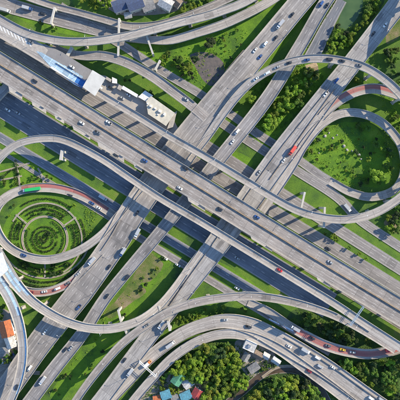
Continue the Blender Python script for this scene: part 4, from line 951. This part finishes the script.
wood([(10, 205), (80, 205), (84, 225), (75, 240), (12, 240), (6, 225)], 14, 1.3, 2.2, [1, 2, 0], 'shrub in the round garden', 'shrubs in the round garden', name='shrub')
wood([(12, 258), (90, 262), (70, 276), (20, 280)], 14, 1.4, 2.6, [1, 2], 'shrub in the garden strip below the loop', 'shrubs below the garden loop', name='shrub')
wood([(300, 150), (380, 122), (395, 170), (350, 186), (310, 165)], 26, 1.0, 2.0, [1, 0, 2], 'shrub dotted on the loop lawn', 'shrubs on the loop lawn', name='shrub')
wood([(60, 30), (35, 24), (24, 16), (60, 28)], 6, 1.2, 2.2, [2, 1], 'shrub in the top left verge', 'shrubs in the top left verge', name='shrub')
wood([(170, 50), (195, 75), (185, 88), (160, 62)], 14, 1.4, 3.0, [1, 2, 0], 'shrub on the slope left of the bare soil patch', 'shrubs left of the bare soil', name='shrub')
wood([(48, 380), (62, 372), (80, 375), (60, 395)], 6, 1.2, 2.2, [2, 1], 'shrub on the green wedge between viaducts', 'shrubs on the green wedge', name='shrub')
wood([(118, 78), (132, 80), (172, 105), (176, 112), (150, 97)], 8, 1.3, 2.2, [2, 1], 'shrub behind the plaza office', 'shrubs behind the plaza office', name='shrub')

for x_, y_, r_, m_, lab in ((318, 140, 2.6, 2, 'dark bushy tree nearest the ramp curve on the loop lawn'), (326, 130, 2.4, 1, 'small tree between boulders and ramp curve on the loop lawn'), (341, 142, 2.2, 2, 'dark low tree beside the largest boulder'),
        (355, 152, 2.6, 2, 'dark low tree between the white boulders and the ring shade'), (368, 172, 3.0, 1, 'green tree left of the big round tree'), (384, 166, 3.4, 1, 'green tree up right of the big round tree'), (352, 172, 2.4, 1, 'small tree low on the loop lawn'), (330, 150, 2.2, 0, 'small bright tree amid the loop lawn'), (311, 152, 2.4, 1, 'small tree at the left tip of the loop lawn'), (388, 150, 3.0, 2, 'dark tree at the right rim of the loop lawn')):
    tree(x_, y_, r_, m_, lab, None, True)
wood([(118, 47), (150, 45), (200, 38), (245, 25), (240, 50), (225, 70), (200, 45), (160, 55)], 16, 1.0, 1.9, [1, 0, 2], 'shrub dotted on the upper wedge of grass', 'shrubs on the upper wedge of grass', name='shrub')
wood([(160, 255), (172, 262), (150, 290), (130, 312), (95, 372), (60, 395), (90, 345)], 16, 1.0, 2.0, [1, 0, 2], 'shrub dotted on the long verge left of the merging ramp', 'shrubs on the long verge', name='shrub')
wood([(305, 42), (312, 28), (318, 40), (345, 40), (352, 34), (372, 8), (380, 4), (350, 48), (325, 52)], 22, 2.4, 4.0, [0, 1, 0], 'bright tree on the outer bank below the green pond', 'trees below the green pond')
wood([(390, 110), (402, 105), (402, 150), (398, 150)], 6, 1.8, 3, [0, 1], 'tree outside the loop ramp at the right edge', 'trees outside the loop ramp')
wood([(352, 118), (390, 128), (394, 165), (384, 188), (350, 186), (380, 160)], 12, 1.5, 2.8, [1, 2], 'shrub in the ring shade on the loop lawn', 'shrubs in the ring shade', name='shrub')
wood([(345, 66), (366, 76), (392, 96), (375, 86), (350, 88), (340, 88)], 8, 1.8, 3.2, [0, 1], 'tree between the ring and the upper red ramp', 'trees between ring and red ramp')
# hedges of the round garden
def hedge(pts, wd, h, label, group='hedges of the round garden', leaf=.34, dens=7.0, m=M_HEDGE):
    ln = Line([(a, b, 0, wd) for a, b in pts]); v = []; f = []; r = random.Random(len(pts)*7+int(wd*10))
    n = int(ln.L[-1]*wd*S*dens)
    for _ in range(n):
        i = r.randrange(len(ln.P)-1); t = r.random(); p = ln.P[i].lerp(ln.P[i+1], t); o_ = r.uniform(-1, 1)*wd*S/2
        c = Vector((p.x+ln.Nn[i].x*o_, p.y+ln.Nn[i].y*o_, h*r.uniform(.35, 1.05)))
        nn = Vector((r.gauss(0, .6), r.gauss(0, .6), 1)).normalized(); a = nn.orthogonal().normalized(); b = nn.cross(a); th = r.uniform(0, 6.28); a, b = a*math.cos(th)+b*math.sin(th), b*math.cos(th)-a*math.sin(th); s_ = leaf*r.uniform(.6, 1.3); k = len(v)
        v += [c+a*s_, c+b*s_, c-a*s_, c-b*s_]; f.append((k, k+1, k+2, k+3))
    o = build('hedge', v, f, m); tag(o, label, 'hedge', group); return o
def rp(r, a0, a1, cx=45, cy=239, n=24): return [(cx+r*math.cos(R(a0+(a1-a0)*i/n)), cy+r*math.sin(R(a0+(a1-a0)*i/n))) for i in range(n+1)]
for r_, a0, a1, wd, lab in ((8.5, 0, 350, 1.5, 'innermost full hedge ring of the round garden'), (12.5, 8, 355, 1.3, 'second full hedge ring from the middle of the round garden'), (18.8, -70, 205, 1.2, 'hedge ring just inside the round garden path'),
        (26, -130, -95, 1.4, 'short hedge arc up left of the round garden path'), (26, -85, -45, 1.4, 'short hedge arc above the round garden path'), (26.5, 110, 172, 1.4, 'hedge arc lower left outside the round garden path'), (26.5, 178, 218, 1.4, 'hedge arc directly left of the round garden path'),
        (30, 120, 172, 1.5, 'middle hedge arc at lower left of the round garden'), (30, 178, 215, 1.5, 'middle hedge arc at left of the round garden'), (30, -30, 30, 1.8, 'thick hedge arc right of the round garden path'), (30, -128, -48, 1.6, 'middle hedge arc at the top of the round garden'),
        (34, 130, 215, 1.6, 'outer hedge arc at left of the round garden'), (34, -28, 35, 1.4, 'outer hedge arc at right of the round garden'), (34, -135, -45, 1.2, 'outer hedge arc at the top of the round garden'), (40.5, -30, 28, 1.8, 'outermost hedge arc at right of the round garden'), (40.5, -125, -50, 1.4, 'outermost hedge arc below the red lane')):
    hedge(rp(r_, a0, a1), wd, 1.2, lab, dens=11)
for r_, a0, a1, wd, lab in ((37.5, 52, 128, 1.3, 'uppermost hedge arc below the loop'), (41.5, 50, 130, 1.5, 'second hedge arc below the loop'), (50, 50, 128, 1.6, 'third hedge arc below the loop'), (54.5, 55, 120, 1.5, 'lowest hedge arc by the lower red ramp')):
    hedge(rp(r_, a0, a1, cy=232), wd, 1.2, lab, dens=11)
hedge([(45+x, 239+y) for x, y in ((-5, -3), (-1, 4), (4, -3), (1, -6), (-3, 2))], 3.0, 1.6, 'clump of dark bushes in the centre of the round garden')
hedge([(16, 160), (18, 185)], 2.2, 1.4, 'dark hedge running down the small garden at left')
hedge([(2, 178), (12, 170), (22, 168)], 1.8, 1.2, 'dark curved hedge in the small garden at left')

# undergrowth: tufts over open ground
r = random.Random(5); UG = {0: ([], []), 1: ([], [])}
areas = [([(300, 308), (400, 352), (402, 402), (380, 402), (340, 372), (285, 325)], 1600), ([(150, 350), (200, 343), (262, 345), (345, 402), (140, 402)], 2600), ([(250, 82), (300, 62), (330, 80), (262, 150), (250, 130)], 1200),
         ([(322, -3), (385, -3), (345, 45), (308, 48)], 1200), ([(86, 205), (100, 212), (90, 240), (82, 232)], 200), ([(120, 290), (172, 255), (60, 400), (45, 395)], 700), ([(300, 150), (345, 118), (390, 135), (392, 185), (345, 188)], 900),
         ([(150, 45), (235, 26), (262, 40), (200, 95)], 700), ([(380, 90), (402, 90), (402, 210), (392, 180)], 500)]
for ai, (P, n) in enumerate(areas):
    v, f = UG[0 if ai in (4, 5, 6, 7, 8) else 1]; n = n if ai < 4 else int(n*.45)
    xs = [p[0] for p in P]; ys = [p[1] for p in P]
    for _ in range(n):
        x, y = r.uniform(min(xs), max(xs)), r.uniform(min(ys), max(ys))
        if not inpoly(x, y, P) or blocked(x, y, .8, False) or (336 < x < 363 and y < 28): continue
        p = at(x, y); R0 = r.uniform(.3, 1.1)
        for _k in range(6):
            c = p+Vector((r.gauss(0, R0), r.gauss(0, R0), r.uniform(.1, .8))); nn = Vector((r.gauss(0, .6), r.gauss(0, .6), 1)).normalized(); a = nn.orthogonal().normalized(); b = nn.cross(a); s_ = r.uniform(.2, .45); k = len(v)
            v += [c+a*s_, c+b*s_, c-a*s_, c-b*s_]; f.append((k, k+1, k+2, k+3))
for q_, (v, f) in UG.items(): tag(build('undergrowth', v, f, M_LEAF[q_]), kind='stuff')

# pale boulders on the loop lawn
def boulder(px, py, s_, label):
    me = bpy.data.meshes.new('boulder'); bm = bmesh.new(); bmesh.ops.create_icosphere(bm, subdivisions=2, radius=1)
    for q in bm.verts: q.co *= rng.uniform(.8, 1.15); q.co.z = max(-.3, q.co.z*.7)
    bm.to_mesh(me); bm.free(); o = link('boulder', me, mat('rock', (.50, .47, .43), (.25, .23, .21), .8, bump=.4)); p = at(px, py); o.location = (p.x, p.y, .1); s_ *= .75; o.scale = (s_, s_*rng.uniform(.6, 1), s_); o.rotation_euler[2] = rng.uniform(0, 3)
    tag(o, label, 'boulder', 'pale boulders on the loop lawn')
for px, py, s_, lab in ((325, 136, 1.6, 'pale boulder nearest the loop ramp curve'), (329, 133, 1.2, 'pale boulder second from the loop ramp curve'), (333, 138, 1.5, 'dark sided boulder below the two near the ramp'), (337, 135, 1.0, 'small boulder ending the row near the ramp'), (344, 146, 1.8, 'largest white boulder in the middle of the loop lawn'), (347, 150, 1.6, 'white boulder touching the largest one'),
                        (352, 151, 1.1, 'small grey boulder right of the largest one'), (359, 155, 1.7, 'pale boulder at the ring shade border'), (361, 159, 1.3, 'pale boulder lowest at the ring shade border'), (319, 153, .9, 'lone small white boulder on the left of the lawn'), (317, 141, .9, 'small boulder beside the ramp shoulder at lawn left')):
    boulder(px, py, s_, lab)

# lamp posts along decks
def lamp_mesh():
    mb = MB(); mb.cyl((0, 0, 0), (0, 0, 8.5), .13, .08, n=7); me = bpy.data.meshes.new('pole'); me.from_pydata(mb.v, [], mb.f); me.materials.append(M_METAL)
    mb = MB(); mb.cyl((0, 0, 8.4), (1.7, 0, 9.0), .06, n=5); m2 = bpy.data.meshes.new('arm'); m2.from_pydata(mb.v, [], mb.f); m2.materials.append(M_METAL)
    m3 = boxmesh('lamp_head', [(1.5, 2.4, -.16, .16, 8.95, 9.1)], M_WHITE); return me, m2, m3
LM = lamp_mesh()
NAMES = {'top_flyover': 'on the curved top flyover', 'bottom_outer': 'along the road by the forest', 'ne_left': 'along the left wide diagonal viaduct', 'ne_right': 'along the right wide diagonal viaduct', 'west_loop': 'on the flyover bowing to the blue striped junction', 'ne_flyover_ring': 'on the ring flyover', 'south_merge': 'on the curved merging ramp'}
for key, where in NAMES.items():
    ln, root = DECKS[key]; l = 20
    while l < ln.L[-1]-10:
        i = min(range(len(ln.L)), key=lambda q: abs(ln.L[q]-l)); hw = ln.W[i]/2; s_ = 1; p = ln.pt(i, s_*(hw-.2), .9)
        k = S*(1-p[2]/H); 
        if -2 < p[0]/k+200 < 402 and -2 < 200-p[1]/k < 402 and not (key in('ne_left', 'ne_right') and abs((200-p[1]/k)-med(p[0]/k+200, 0)) < 45):
            T = ln.T[i]; t = thing('street_lamp', 'grey street lamp ' + where, 'street lamp', p, math.atan2(T.y, T.x)-math.pi/2, 'street lamps '+where)
            for n_, me in zip(('pole', 'arm', 'lamp_head'), LM):
                o = bpy.data.objects.new(n_, me); COL.objects.link(o); o.parent = t
        l += 42
print('objects', len(bpy.data.objects))
